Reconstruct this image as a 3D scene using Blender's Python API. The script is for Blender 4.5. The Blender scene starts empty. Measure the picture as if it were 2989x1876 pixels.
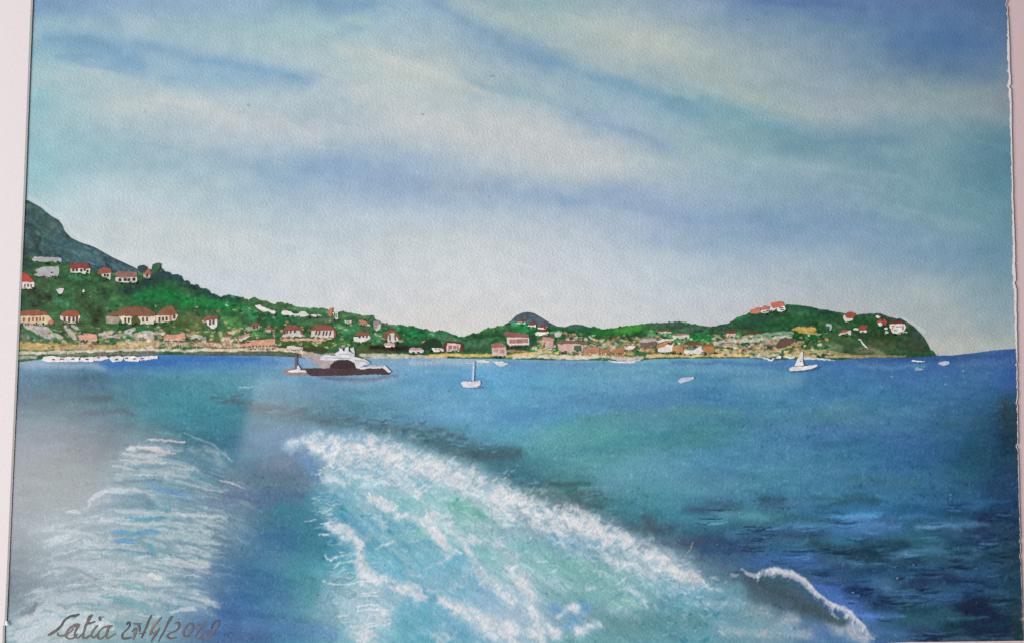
import bpy, math, random
import numpy as np

# ------------------------------------------------------------------ camera
FW, FH = 2989.0, 1876.0                      # size of the photograph
HFOV = math.radians(50.0)
TILT = math.radians(4.1)                     # camera held a little below the middle of the sheet
HALF = 0.284                                 # half the width seen, in metres
TH = math.tan(HFOV / 2)
DIST = HALF / TH
scene = bpy.context.scene
cam_data = bpy.data.cameras.new("camera")
cam = bpy.data.objects.new("camera", cam_data)
scene.collection.objects.link(cam)
cam_data.angle = HFOV
cam_data.sensor_fit = 'HORIZONTAL'
cam_data.clip_start, cam_data.clip_end = 0.01, 50.0
cam.location = (0.0, -DIST * math.sin(TILT), DIST * math.cos(TILT))
cam.rotation_euler = (TILT, 0.0, 0.0)
scene.camera = cam

# ------------------------------------------------------------------ room light
world = bpy.data.worlds.new("World")
scene.world = world
world.use_nodes = True
bg = world.node_tree.nodes["Background"]
bg.inputs[0].default_value = (0.93, 0.96, 1.0, 1.0)
bg.inputs[1].default_value = 0.16


def ray_plane(px, py):
    """point of the sheet's plane that the photograph shows at this pixel"""
    px, py = np.asarray(px, float), np.asarray(py, float)
    dx = (px / FW - 0.5) * 2 * TH
    dy = -(py - FH / 2) / FW * 2 * TH
    ct, st = math.cos(TILT), math.sin(TILT)
    ry, rz = dy * ct + st, dy * st - ct
    t = cam.location.z / -rz
    return dx * t, cam.location.y + ry * t


def aim(o, target):
    from mathutils import Vector
    d = Vector(target) - o.location
    o.rotation_euler = d.to_track_quat('-Z', 'Y').to_euler()


def area(name, loc, target, sx, sy, watts, col, shape='RECTANGLE'):
    l = bpy.data.lights.new(name, 'AREA')
    l.shape, l.size, l.size_y, l.energy, l.color = shape, sx, sy, watts, col
    o = bpy.data.objects.new(name, l)
    scene.collection.objects.link(o)
    o.location = loc
    aim(o, target)
    return o


# big soft window on the left side of the room: the main light
area("window_light", (-1.93, -0.30, 1.35), (0, 0, 0), 1.1, 1.3, 75.0, (1.0, 0.965, 0.945))


def mirrored(px, py, reach):
    """where a lamp stands whose mirror image the sheet's gloss shows at this pixel"""
    x, y = (float(v) for v in ray_plane(px, py))
    c = cam.location
    return (x + (x - c.x) * reach, y + (y - c.y) * reach, c.z * reach)


def soft_lamp(name, px, py, reach, sx, sy, watts, col, soft, roll=0.0):
    """a lamp added for its glare on the gloss: brightest in the middle, fading to its rim"""
    loc = mirrored(px, py, reach)
    tgt = tuple(float(v) for v in ray_plane(px, py)) + (0.0,)
    o = area(name, loc, tgt, sx, sy, watts, col)
    o.rotation_euler.rotate_axis('Z', roll)
    l = o.data
    l.use_nodes = True
    nt = l.node_tree
    em = nt.nodes["Emission"]
    geo = nt.nodes.new("ShaderNodeNewGeometry")
    sub = nt.nodes.new("ShaderNodeVectorMath"); sub.operation = 'SUBTRACT'
    sub.inputs[1].default_value = (0.5, 0.5, 0.0)
    sep = nt.nodes.new("ShaderNodeSeparateXYZ")
    comb = nt.nodes.new("ShaderNodeCombineXYZ")
    ln = nt.nodes.new("ShaderNodeVectorMath"); ln.operation = 'LENGTH'
    mr = nt.nodes.new("ShaderNodeMapRange"); mr.interpolation_type = 'SMOOTHERSTEP'
    mr.inputs[1].default_value, mr.inputs[2].default_value = soft, 0.5
    mr.inputs[3].default_value, mr.inputs[4].default_value = 1.0, 0.0
    nt.links.new(geo.outputs["Parametric"], sub.inputs[0])
    nt.links.new(sub.outputs[0], sep.inputs[0])
    nt.links.new(sep.outputs[0], comb.inputs[0])
    nt.links.new(sep.outputs[1], comb.inputs[1])
    nt.links.new(comb.outputs[0], ln.inputs[0])
    nt.links.new(ln.outputs["Value"], mr.inputs[0])
    nt.links.new(mr.outputs[0], em.inputs["Strength"])
    return o


# lamp added to mirror a soft glare over the lower corner of the sea
soft_lamp("glare_lamp", 40, 1420, 1.7, 0.38, 0.56, 5.6, (1.0, 0.955, 0.965), 0.06)


def edge_lamp(name, px, py, reach, sx, sy, watts, col, roll):
    """added lamp for a glare wedge: a hard edge on one side, fading away on the other"""
    o = soft_lamp(name, px, py, reach, sx, sy, watts, col, 0.0, roll)
    nt = o.data.node_tree
    em, geo = nt.nodes["Emission"], next(n for n in nt.nodes if n.type == 'NEW_GEOMETRY')
    sep = nt.nodes.new("ShaderNodeSeparateXYZ")
    ax = nt.nodes.new("ShaderNodeMapRange"); ax.interpolation_type = 'SMOOTHSTEP'
    ax.inputs[1].default_value, ax.inputs[2].default_value = 0.0, 1.0
    ax.inputs[3].default_value, ax.inputs[4].default_value = EDGE_DIR
    ay = nt.nodes.new("ShaderNodeMapRange"); ay.interpolation_type = 'SMOOTHSTEP'
    ay.inputs[1].default_value, ay.inputs[2].default_value = -0.35, 0.35
    up = nt.nodes.new("ShaderNodeMapRange"); up.interpolation_type = 'SMOOTHSTEP'
    up.inputs[1].default_value, up.inputs[2].default_value = 1.0, 0.4
    m1 = nt.nodes.new("ShaderNodeMath"); m1.operation = 'MULTIPLY'
    m2 = nt.nodes.new("ShaderNodeMath"); m2.operation = 'MULTIPLY'
    L = nt.links.new
    L(geo.outputs["Parametric"], sep.inputs[0])
    L(sep.outputs[1], ax.inputs[0]); L(sep.outputs[0], ay.inputs[0]); L(sep.outputs[0], up.inputs[0])
    L(ax.outputs[0], m1.inputs[0]); L(ay.outputs[0], m1.inputs[1])
    L(m1.outputs[0], m2.inputs[0]); L(up.outputs[0], m2.inputs[1])
    L(m2.outputs[0], em.inputs["Strength"])
    return o


EDGE_DIR = (1.0, 0.0)
edge_lamp("wedge_glare_lamp", 880, 1290, 1.7, 0.17, 0.17, 0.42, (0.98, 0.9, 1.0), math.radians(-23))  # added lamp, its reflection makes the wedge of glare on the sea

scene.view_settings.view_transform = 'Standard'
scene.view_settings.look = 'None'
scene.view_settings.exposure = 0.0
scene.view_settings.gamma = 1.0
scene.view_settings.use_curve_mapping = False
scene.render.engine = 'CYCLES'
scene.cycles.max_bounces = 4
scene.cycles.use_denoising = False

CAL = 0.0


# ------------------------------------------------------------------ noise and brush tools
def lin(c):
    c = np.clip(np.asarray(c, float) / 255.0, 0, 1)
    return np.where(c <= 0.04045, c / 12.92, ((c + 0.055) / 1.055) ** 2.4)


_tab = {}


def vn(x, y, seed):
    t = _tab.get(seed)
    if t is None:
        t = _tab[seed] = np.random.RandomState(seed).rand(128, 128).astype(np.float32)
    xi, yi = np.floor(x), np.floor(y)
    fx, fy = (x - xi).astype(np.float32), (y - yi).astype(np.float32)
    xi, yi = xi.astype(np.int32) & 127, yi.astype(np.int32) & 127
    fx, fy = fx * fx * (3 - 2 * fx), fy * fy * (3 - 2 * fy)
    x2, y2 = (xi + 1) & 127, (yi + 1) & 127
    return (t[yi, xi] * (1 - fx) + t[yi, x2] * fx) * (1 - fy) + (t[y2, xi] * (1 - fx) + t[y2, x2] * fx) * fy


def fbm(x, y, seed, octs=3, gain=0.55):
    s, a, n = 0.0, 1.0, 0.0
    for o in range(octs):
        s = s + a * vn(x * 2 ** o + 17.3 * o, y * 2 ** o + 9.1 * o, seed + o)
        n += a
        a *= gain
    return s / n


def sstep(a, b, v):
    t = np.clip((v - a) / (b - a), 0, 1)
    return t * t * (3 - 2 * t)


def smooth(pts, n=6):
    p = np.asarray(pts, float)
    if len(p) < 3:
        return p
    q = np.vstack([2 * p[0] - p[1], p, 2 * p[-1] - p[-2]])
    out = []
    for i in range(1, len(q) - 2):
        a, b, c, d = q[i - 1], q[i], q[i + 1], q[i + 2]
        for k in range(n):
            t = k / n
            out.append(0.5 * ((2 * b) + (c - a) * t + (2 * a - 5 * b + 4 * c - d) * t * t + (3 * b - a - 3 * c + d) * t ** 3))
    out.append(p[-1])
    return np.array(out)


class Canvas:
    """a field of pigment colours over a part of the sheet, laid down stroke by stroke"""

    def __init__(self, x0, y0, x1, y1, step, seed, warp=(9, 60, 4, 14)):
        self.x0, self.y0, self.s, self.seed = x0, y0, step, seed
        xs, ys = np.arange(x0, x1 + step, step, dtype=np.float32), np.arange(y0, y1 + step, step, dtype=np.float32)
        self.GX, self.GY = np.meshgrid(xs, ys)
        self.C = np.zeros(self.GX.shape + (3,), np.float32)
        a, la, b, lb = warp
        X, Y = self.GX, self.GY
        self.WX = X + a * 2 * (fbm(X / la, Y / la, seed + 1) - .5) + b * 2 * (fbm(X / lb, Y / lb, seed + 5) - .5)
        self.WY = Y + a * 2 * (fbm(X / la, Y / la, seed + 9) - .5) + b * 2 * (fbm(X / lb, Y / lb, seed + 13) - .5)
        self.k = seed * 7 + 100

    def box(self, x0, y0, x1, y1):
        h, w = self.GX.shape
        i0, i1 = int(max(0, (y0 - self.y0) / self.s)), int(min(h, (y1 - self.y0) / self.s + 2))
        j0, j1 = int(max(0, (x0 - self.x0) / self.s)), int(min(w, (x1 - self.x0) / self.s + 2))
        return (slice(i0, i1), slice(j0, j1)) if i1 > i0 and j1 > j0 else None

    def grid(self, cols, rows, table):
        """even wash from a table of colours read across the sheet"""
        t = np.asarray(table, np.float32)
        u = np.interp(self.WX[0 if False else slice(None)], cols, np.arange(len(cols)))
        v = np.interp(self.WY, rows, np.arange(len(rows)))
        self.C[...] = bicubic(t, u, v)

    def put(self, b, m, col):
        m = m[..., None]
        self.C[b] = self.C[b] * (1 - m) + np.asarray(col, np.float32) * m

    def dist(self, pts, w, b, warp=True):
        X, Y = (self.WX[b], self.WY[b]) if warp else (self.GX[b], self.GY[b])
        p = np.asarray(pts, float)
        w = np.full(len(p), w, float) if np.isscalar(w) else np.asarray(w, float)
        best = np.full(X.shape, 1e9, np.float32)
        if len(p) == 1:
            return np.hypot(X - p[0, 0], Y - p[0, 1]) / w[0]
        for i in range(len(p) - 1):
            ax, ay = p[i]
            dx, dy = p[i + 1] - p[i]
            L = dx * dx + dy * dy + 1e-6
            t = np.clip(((X - ax) * dx + (Y - ay) * dy) / L, 0, 1)
            d = np.hypot(X - ax - t * dx, Y - ay - t * dy) / (w[i] + (w[i + 1] - w[i]) * t)
            np.minimum(best, d, out=best)
        return best

    def _pts(self, pts, w, n=4):
        p = np.asarray(pts, float).reshape(-1, 2)
        if np.isscalar(w):
            return (smooth(p, n) if len(p) > 2 else p), w
        pw = np.column_stack([p, w])
        pw = smooth(pw, n) if len(p) > 2 else pw
        return pw[:, :2], np.maximum(pw[:, 2], 0.3)

    def soft(self, pts, w, col, op=1.0, mott=0.35, stretch=(90, 40)):
        """wet wash with no hard edge"""
        p, w = self._pts(pts, w)
        W = 2.2 * (w if np.isscalar(w) else w.max())
        b = self.box(p[:, 0].min() - W, p[:, 1].min() - W, p[:, 0].max() + W, p[:, 1].max() + W)
        if b is None:
            return
        self.k += 3
        d = self.dist(p, w, b)
        n = fbm(self.WX[b] / stretch[0], self.WY[b] / stretch[1], self.k % 900)
        m = op * np.exp(-d * d * 1.2) * (1 + mott * 2 * (n - .5))
        m = m * (1 - sstep(1.7, 2.1, d))
        self.put(b, np.clip(m, 0, 1), col)

    def brush(self, pts, w, col, op=1.0, soft=0.25, tex=0.5, ts=(22, 8), ang=None, warp=True):
        """loaded or dry brush: ragged, broken coverage along the stroke"""
        p, w = self._pts(pts, w)
        W = 1.3 * (w if np.isscalar(w) else w.max()) + 12
        b = self.box(p[:, 0].min() - W, p[:, 1].min() - W, p[:, 0].max() + W, p[:, 1].max() + W)
        if b is None:
            return
        if ang is None:
            ang = math.atan2(p[-1, 1] - p[0, 1], p[-1, 0] - p[0, 0]) if len(p) > 1 else 0.0
        self.k += 3
        X, Y = self.WX[b], self.WY[b]
        c, s = math.cos(ang), math.sin(ang)
        n = fbm((X * c + Y * s) / ts[0], (-X * s + Y * c) / ts[1], self.k % 900, 3)
        n = np.clip((n - .25) / .5, 0, 1)
        k = np.minimum(1.5 * (1 - self.dist(p, w, b, warp)), 1.0)
        self.put(b, op * sstep(0, soft, k - tex * n + 0.02), col)

    def poly(self, pts, col, op=1.0, edge=2.0, rough=0.0):
        p = np.asarray(pts, float)
        E = edge + 8 + rough
        b = self.box(p[:, 0].min() - E, p[:, 1].min() - E, p[:, 0].max() + E, p[:, 1].max() + E)
        if b is None:
            return
        X, Y = self.WX[b], self.WY[b]
        q = np.vstack([p, p[:1]])
        d = self.dist(q, 1.0, b)
        ins = np.zeros(X.shape, bool)
        for i in range(len(p)):
            (ax, ay), (bx, by) = q[i], q[i + 1]
            if ay == by:
                continue
            c = (ay > Y) != (by > Y)
            ins ^= c & (X < (bx - ax) * (Y - ay) / (by - ay) + ax)
        sd = np.where(ins, d, -d)
        if rough:
            self.k += 3
            sd = sd + rough * 2 * (fbm(X / 9, Y / 9, self.k % 900) - .5)
        self.put(b, op * sstep(-edge, edge, sd), col)

    def cover(self, K, pts, w, val):
        """add to a map of how thickly foam is laid on"""
        p, w = self._pts(pts, w)
        W = 2.0 * (w if np.isscalar(w) else w.max())
        b = self.box(p[:, 0].min() - W, p[:, 1].min() - W, p[:, 0].max() + W, p[:, 1].max() + W)
        if b is None:
            return
        d = self.dist(p, w, b)
        K[b] = np.maximum(K[b], val * np.clip(1.1 - d / 1.75, 0, 1)) + .12 * val * np.exp(-d * d)

    def sample(self, x, y):
        u = np.clip((np.asarray(x) - self.x0) / self.s, 0, self.GX.shape[1] - 1.001)
        v = np.clip((np.asarray(y) - self.y0) / self.s, 0, self.GX.shape[0] - 1.001)
        i, j = v.astype(int), u.astype(int)
        fv, fu = (v - i)[..., None], (u - j)[..., None]
        C = self.C
        return (C[i, j] * (1 - fu) + C[i, j + 1] * fu) * (1 - fv) + (C[i + 1, j] * (1 - fu) + C[i + 1, j + 1] * fu) * fv


def bicubic(t, u, v):
    h, w = t.shape[:2]
    i, j = np.clip(v.astype(int), 0, h - 2), np.clip(u.astype(int), 0, w - 2)
    fv, fu = v - i, u - j

    def wts(f):
        return (-.5 * f + f * f - .5 * f ** 3, 1 - 2.5 * f * f + 1.5 * f ** 3, .5 * f + 2 * f * f - 1.5 * f ** 3, -.5 * f * f + .5 * f ** 3)
    wu, wv = wts(fu), wts(fv)
    out = 0
    for a in range(4):
        ia = np.clip(i + a - 1, 0, h - 1)
        row = 0
        for b in range(4):
            row = row + t[ia, np.clip(j + b - 1, 0, w - 1)] * wu[b][..., None]
        out = out + row * wv[a][..., None]
    return out


# ------------------------------------------------------------------ pigment, materials, meshes
def light_on(px, py):
    """how much room light the sheet receives, over the sheet (measured on a grey card)"""
    u, v = np.asarray(px, float) / FW, np.asarray(py, float) / FH
    t = np.stack([u * 0 + 1, u, v, u * u, u * v, v * v], -1)
    return t @ np.array(CALIB).T


CALIB = ((0.9915, -0.4422, 0.0749, 0.0924, -0.0244, -0.0272), (0.9664, -0.4267, 0.072, 0.0892, -0.0237, -0.026), (0.9553, -0.4172, 0.0709, 0.0868, -0.0234, -0.0256))


def pigment(rgb, px, py):
    if CAL:
        return np.full(np.shape(rgb), CAL)
    e = light_on(px, py)
    return np.clip((lin(rgb) - 0.0100) / e, 0.004, 0.92)


def nodes(mat):
    mat.use_nodes = True
    nt = mat.node_tree
    return nt, nt.nodes["Principled BSDF"], nt.nodes.new, nt.links.new


def paint_material(name, grain, bump, coat, tooth=1.0, mott=0.05, mscale=110.0):
    m = bpy.data.materials.new(name)
    nt, bs, N, L = nodes(m)
    at = N("ShaderNodeAttribute"); at.attribute_name = "pigment"
    geo = N("ShaderNodeNewGeometry")
    mp = N("ShaderNodeMapping"); mp.inputs["Rotation"].default_value = (0, 0, math.radians(38))
    mp.inputs["Scale"].default_value = (1.0, 1.7, 1.0)
    L(geo.outputs["Position"], mp.inputs[0])
    n1 = N("ShaderNodeTexNoise"); n1.inputs["Scale"].default_value = 520 * tooth; n1.inputs["Detail"].default_value = 3.0
    n1.inputs["Roughness"].default_value = 0.6
    n2 = N("ShaderNodeTexNoise"); n2.inputs["Scale"].default_value = mscale; n2.inputs["Detail"].default_value = 4.0
    L(mp.outputs[0], n1.inputs[0]); L(geo.outputs["Position"], n2.inputs[0])
    m1 = N("ShaderNodeMapRange"); m1.inputs[1].default_value, m1.inputs[2].default_value = 0.25, 0.75
    m1.inputs[3].default_value, m1.inputs[4].default_value = 1 - grain, 1 + grain
    m2 = N("ShaderNodeMapRange"); m2.inputs[1].default_value, m2.inputs[2].default_value = 0.25, 0.75
    m2.inputs[3].default_value, m2.inputs[4].default_value = 1 - mott, 1 + mott
    L(n1.outputs[0], m1.inputs[0]); L(n2.outputs[0], m2.inputs[0])
    mul = N("ShaderNodeMath"); mul.operation = 'MULTIPLY'
    L(m1.outputs[0], mul.inputs[0]); L(m2.outputs[0], mul.inputs[1])
    sc = N("ShaderNodeVectorMath"); sc.operation = 'SCALE'
    L(at.outputs["Color"], sc.inputs[0]); L(mul.outputs[0], sc.inputs["Scale"])
    L(sc.outputs[0], bs.inputs["Base Color"])
    bp = N("ShaderNodeBump"); bp.inputs["Strength"].default_value = bump; bp.inputs["Distance"].default_value = 0.0006
    L(n1.outputs[0], bp.inputs["Height"]); L(bp.outputs[0], bs.inputs["Normal"])
    bs.inputs["Roughness"].default_value = 0.8
    bs.inputs["Specular IOR Level"].default_value = 0.15
    bs.inputs["Coat Weight"].default_value = coat
    bs.inputs["Coat Roughness"].default_value = 0.06
    return m


def board_material(name, rgb, weave=0.03, scale=900.0, bump=0.15):
    m = bpy.data.materials.new(name)
    nt, bs, N, L = nodes(m)
    geo = N("ShaderNodeNewGeometry")
    mp = N("ShaderNodeMapping"); mp.inputs["Scale"].default_value = (0.18, 1.6, 1.0)
    L(geo.outputs["Position"], mp.inputs[0])
    n1 = N("ShaderNodeTexNoise"); n1.inputs["Scale"].default_value = scale; n1.inputs["Detail"].default_value = 2.0
    n2 = N("ShaderNodeTexNoise"); n2.inputs["Scale"].default_value = 700; n2.inputs["Detail"].default_value = 2.0
    L(mp.outputs[0], n1.inputs[0]); L(geo.outputs["Position"], n2.inputs[0])
    ad = N("ShaderNodeMath"); ad.operation = 'ADD'
    L(n1.outputs[0], ad.inputs[0]); L(n2.outputs[0], ad.inputs[1])
    m1 = N("ShaderNodeMapRange"); m1.inputs[1].default_value, m1.inputs[2].default_value = 0.6, 1.4
    m1.inputs[3].default_value, m1.inputs[4].default_value = 1 - weave, 1 + weave
    L(ad.outputs[0], m1.inputs[0])
    sc = N("ShaderNodeVectorMath"); sc.operation = 'SCALE'
    sc.inputs[0].default_value = tuple(rgb)
    L(m1.outputs[0], sc.inputs["Scale"]); L(sc.outputs[0], bs.inputs["Base Color"])
    bp = N("ShaderNodeBump"); bp.inputs["Strength"].default_value = bump; bp.inputs["Distance"].default_value = 0.0003
    L(ad.outputs[0], bp.inputs["Height"]); L(bp.outputs[0], bs.inputs["Normal"])
    bs.inputs["Roughness"].default_value = 0.85
    bs.inputs["Specular IOR Level"].default_value = 0.15
    return m


def link(name, mesh, mat, parent):
    o = bpy.data.objects.new(name, mesh)
    scene.collection.objects.link(o)
    mesh.materials.append(mat)
    o.parent = parent
    return o


def mesh_of(name, verts, faces, cols=None, flat=True):
    me = bpy.data.meshes.new(name)
    me.from_pydata(verts, [], faces)
    if cols is not None:
        a = me.color_attributes.new("pigment", 'FLOAT_COLOR', 'POINT')
        a.data.foreach_set("color", np.asarray(cols, np.float32).ravel())
    me.update()
    return me


def sheet_grid(name, px, py, z, rgb, mat, parent):
    """a wash of paint as a fine sheet of faces; px, py, rgb are given on a rows x columns grid"""
    r, c = px.shape
    x, y = ray_plane(px, py)
    v = np.stack([x, y, np.broadcast_to(z, px.shape)], -1).reshape(-1, 3).astype(np.float32)
    idx = np.arange(r * c).reshape(r, c)
    f = np.stack([idx[1:, :-1], idx[1:, 1:], idx[:-1, 1:], idx[:-1, :-1]], -1).reshape(-1, 4)
    me = bpy.data.meshes.new(name)
    me.vertices.add(len(v)); me.vertices.foreach_set("co", v.ravel())
    me.loops.add(f.size); me.loops.foreach_set("vertex_index", f.ravel().astype(np.int32))
    me.polygons.add(len(f)); me.polygons.foreach_set("loop_start", np.arange(0, f.size, 4, dtype=np.int32))
    me.polygons.foreach_set("use_smooth", np.ones(len(f), bool))
    me.update(calc_edges=True)
    col = np.ones((r * c, 4), np.float32)
    col[:, :3] = pigment(rgb, px, py).reshape(-1, 3)
    a = me.color_attributes.new("pigment", 'FLOAT_COLOR', 'POINT')
    a.data.foreach_set("color", col.ravel())
    return link(name, me, mat, parent)


_rnd = random.Random(4)


def wobble(pts, amp=0.9, step=4.0):
    p = [tuple(q) for q in pts]
    out = []
    for i in range(len(p)):
        (ax, ay), (bx, by) = p[i], p[(i + 1) % len(p)]
        n = max(2, int(math.hypot(bx - ax, by - ay) / step))
        for k in range(n):
            t = k / n
            j = amp if k else amp * .5
            out.append((ax + (bx - ax) * t + _rnd.uniform(-j, j), ay + (by - ay) * t + _rnd.uniform(-j, j)))
    q = []
    for i in range(len(out)):
        a, b = out[i], out[(i + 1) % len(out)]
        q += [(a[0] * .75 + b[0] * .25, a[1] * .75 + b[1] * .25), (a[0] * .25 + b[0] * .75, a[1] * .25 + b[1] * .75)]
    return q


def greyed(rgb, k=0.24):
    c = np.array(rgb, float)
    return c + (c.mean() - c) * k


def dab(name, pts, rgb, parent, z, amp=1.25, mat=None):
    """one dab of thick paint with a hand-made outline"""
    q = np.array(wobble(pts, amp))
    ar = np.sum(q[:, 0] * np.roll(q[:, 1], -1) - np.roll(q[:, 0], -1) * q[:, 1])
    if ar > 0:
        q = q[::-1]
    n = len(q)
    x, y = ray_plane(q[:, 0], q[:, 1])
    v = [(x[i], y[i], z) for i in range(n)] + [(x[i], y[i], z - 0.00012) for i in range(n)]
    f = [list(range(n))] + [[i, i + n, (i + 1) % n + n, (i + 1) % n] for i in range(n)]
    c = np.ones((2 * n, 4))
    c[:, :3] = pigment(greyed(rgb), q[:, 0].mean(), q[:, 1].mean())
    u = fbm(q[:, 0] / 9, q[:, 1] / 7, 411, 2)
    c[:n, :3] *= (1 + .5 * (u - .5))[:, None]
    return link(name, mesh_of(name, v, f, c), mat or PAINT_DAB, parent)


def ribbon(name, pts, w, rgb, parent, z, mat=None, sub=5, fade=None):
    """one stroke of a fine brush"""
    p = np.asarray(pts, float)
    ww = np.full(len(p), w, float) if np.isscalar(w) else np.asarray(w, float)
    pw = smooth(np.column_stack([p, ww]), sub)
    p, ww = pw[:, :2], np.maximum(pw[:, 2], .35)
    ww = ww * (1 + np.array([_rnd.uniform(-.12, .12) for _ in ww]))
    t = np.gradient(p, axis=0)
    t /= np.linalg.norm(t, axis=1, keepdims=True) + 1e-9
    nrm = np.column_stack([-t[:, 1], t[:, 0]])
    p = np.vstack([p[0] - t[0] * ww[0] * .45, p, p[-1] + t[-1] * ww[-1] * .45])
    nrm = np.vstack([nrm[0], nrm, nrm[-1]])
    ww = np.concatenate([[ww[0] * .45], ww, [ww[-1] * .45]])
    a, b = p + nrm * ww[:, None] / 2, p - nrm * ww[:, None] / 2
    n = len(p)
    q = np.vstack([a, b])
    x, y = ray_plane(q[:, 0], q[:, 1])
    zz = z + np.linspace(0, 0.00002, n)
    v = [(x[i], y[i], zz[i % n]) for i in range(2 * n)]
    f = [[i, i + 1, i + 1 + n, i + n] for i in range(n - 1)]
    c = np.ones((2 * n, 4))
    cols = np.asarray(rgb, float)
    if cols.ndim == 2:
        u = np.linspace(0, 1, n)
        k = np.linspace(0, 1, len(cols))
        cols = np.column_stack([np.interp(u, k, cols[:, i]) for i in range(3)])
        c[:n, :3] = c[n:, :3] = pigment(cols, p[:, 0], p[:, 1])
    else:
        c[:, :3] = pigment(cols, p[:, 0].mean(), p[:, 1].mean())
    return link(name, mesh_of(name, v, f, c), mat or PAINT_DAB, parent)


def thing(name, label, cat):
    o = bpy.data.objects.new(name, None)
    scene.collection.objects.link(o)
    o['label'], o['category'] = label, cat
    return o


def group_part(name, parent, label=None):
    o = bpy.data.objects.new(name, None)
    scene.collection.objects.link(o)
    o.parent = parent
    if label:
        o['label'] = label
    return o


PAINT = paint_material("watercolour_wash", 0.09, 0.6, 0.8, 1.3)
PAINT_DAB = paint_material("gouache_dab", 0.15, 0.3, 0.8, 1.2, 0.17, 330.0)

# ------------------------------------------------------------------ outlines of the sheet and of the painted land


def c4(*p): return [(x / 2.907, 560 + y / 2.907) for x, y in p]
def c5(*p): return [(600 + x / 3.4414, 760 + y / 3.4414) for x, y in p]
def c6(*p): return [(1250 + x / 3.4414, 850 + y / 3.4414) for x, y in p]
def c7(*p): return [(1900 + x / 3.4414, 850 + y / 3.4414) for x, y in p]
def c8(*p): return [(2489 + x / 3.78, 850 + y / 3.78) for x, y in p]


def edge_right(y):
    """torn right edge of the paper"""
    y = np.asarray(y, float)
    base = np.interp(y, [-200, 0, 100, 300, 500, 700, 850, 1000, 1250, 1500, 1700, 1876, 1950],
                     [2934, 2940, 2945, 2953, 2956, 2962, 2967, 2969, 2971, 2977, 2982, 2987, 2989])
    z = y * 0
    n = 0.9 * (fbm(z + .5, y / 11.0, 31) - .5) * 2 + 1.0 * (fbm(z + .5, y / 3.5, 37) - .5) * 2 + 1.6 * (fbm(z + .5, y / 60.0, 41) - .5) * 2
    nub = -4.5 * sstep(.66, .8, vn(z + 3.5, y / 14.0, 43)) * sstep(.4, .6, vn(z + 8.5, y / 120.0, 44))
    return base + n + nub


def edge_paint(y):
    """where the paint stops short of the torn edge"""
    y = np.asarray(y, float)
    lip = np.interp(y, [-100, 60, 120, 260, 420, 560, 700, 800, 1000, 1060, 1300, 1700, 1876], [2, 3, 7, 8, 5, 5, 7, 9, 7, 4, 3, 2, 1])
    z = y * 0
    return edge_right(y) - np.maximum(0.2, lip * (0.35 + 1.3 * fbm(z + .5, y / 8.0, 47)))


def edge_bottom(x):
    x = np.asarray(x, float)
    z = x * 0
    return np.interp(x, [0, 2300, 2560, 2650, 2800, 2990], [1896, 1890, 1878, 1873.5, 1872, 1869.5]) + 1.2 * (fbm(x / 15.0, z + .5, 53) - .5)


SKY_LAND = []
MOUNT = c4((150, 60), (215, 70), (240, 76), (290, 103), (340, 130), (380, 165), (440, 210), (495, 240), (530, 285), (545, 330), (600, 390), (680, 430), (760, 455), (820, 480),
           (880, 515), (960, 560), (1040, 595), (1110, 630), (1165, 655), (1260, 690))
SLOPE = c4((150, 560), (270, 545), (330, 540), (430, 570), (520, 620), (560, 600), (600, 610), (770, 665), (830, 680), (980, 685), (1165, 690), (1175, 640), (1210, 622), (1245, 640),
           (1255, 668), (1292, 655), (1302, 620), (1330, 606), (1360, 606), (1366, 640), (1350, 680), (1400, 673), (1440, 680), (1452, 705), (1490, 700), (1540, 712),
           (1560, 752), (1600, 752), (1620, 788), (1680, 788), (1700, 818), (1760, 822), (1800, 858), (1870, 890), (1930, 873)) \
    + c5((60, 330), (110, 345), (170, 358), (240, 346), (330, 360), (380, 378), (425, 400), (455, 380), (490, 365), (540, 395), (620, 408), (680, 440), (740, 418), (800, 430),
         (860, 438), (880, 465), (960, 468), (1050, 478), (1080, 470), (1130, 486), (1160, 478), (1230, 500), (1300, 520), (1380, 510), (1440, 525), (1510, 532), (1600, 560),
         (1680, 545), (1700, 590), (1760, 622), (1900, 650), (1960, 640), (2020, 655), (2060, 690), (2110, 680), (2160, 700), (2210, 680), (2270, 720), (2340, 705), (2409, 712))
VALE = c6((-200, 340), (-100, 365), (0, 390), (60, 412), (130, 393), (180, 400), (225, 420), (290, 450), (340, 455), (440, 424), (500, 418), (540, 392), (600, 366), (650, 370), (690, 343), (740, 345), (800, 317),
          (840, 318), (960, 330), (1080, 350), (1200, 375), (1300, 366), (1380, 372), (1450, 380), (1560, 372), (1660, 352), (1740, 377), (1850, 370), (1980, 345), (2100, 335), (2230, 316), (2409, 308)) \
    + c7((150, 316), (280, 300), (400, 325), (500, 340), (600, 352), (700, 340), (800, 350), (900, 380))
KNOLL = c6((760, 340), (830, 295), (880, 245), (940, 216), (1000, 208), (1060, 220), (1120, 255), (1200, 305), (1290, 352), (1380, 358), (1420, 340), (1480, 330), (1550, 338), (1600, 358), (1700, 372), (1800, 390))
HEAD = c7((560, 372), (640, 352), (700, 330), (780, 322), (830, 285), (860, 262), (950, 235), (1000, 205), (1080, 215), (1200, 175), (1340, 145), (1360, 132), (1480, 140), (1600, 155), (1690, 180),
          (1760, 188), (1840, 205), (1900, 213), (1950, 225), (2050, 240), (2090, 232)) \
    + c8((110, 250), (200, 248), (300, 243), (350, 265), (420, 290), (480, 305), (520, 296), (600, 343), (680, 400), (740, 460), (790, 520), (830, 590), (850, 640), (880, 655), (935, 678), (928, 716))
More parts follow.
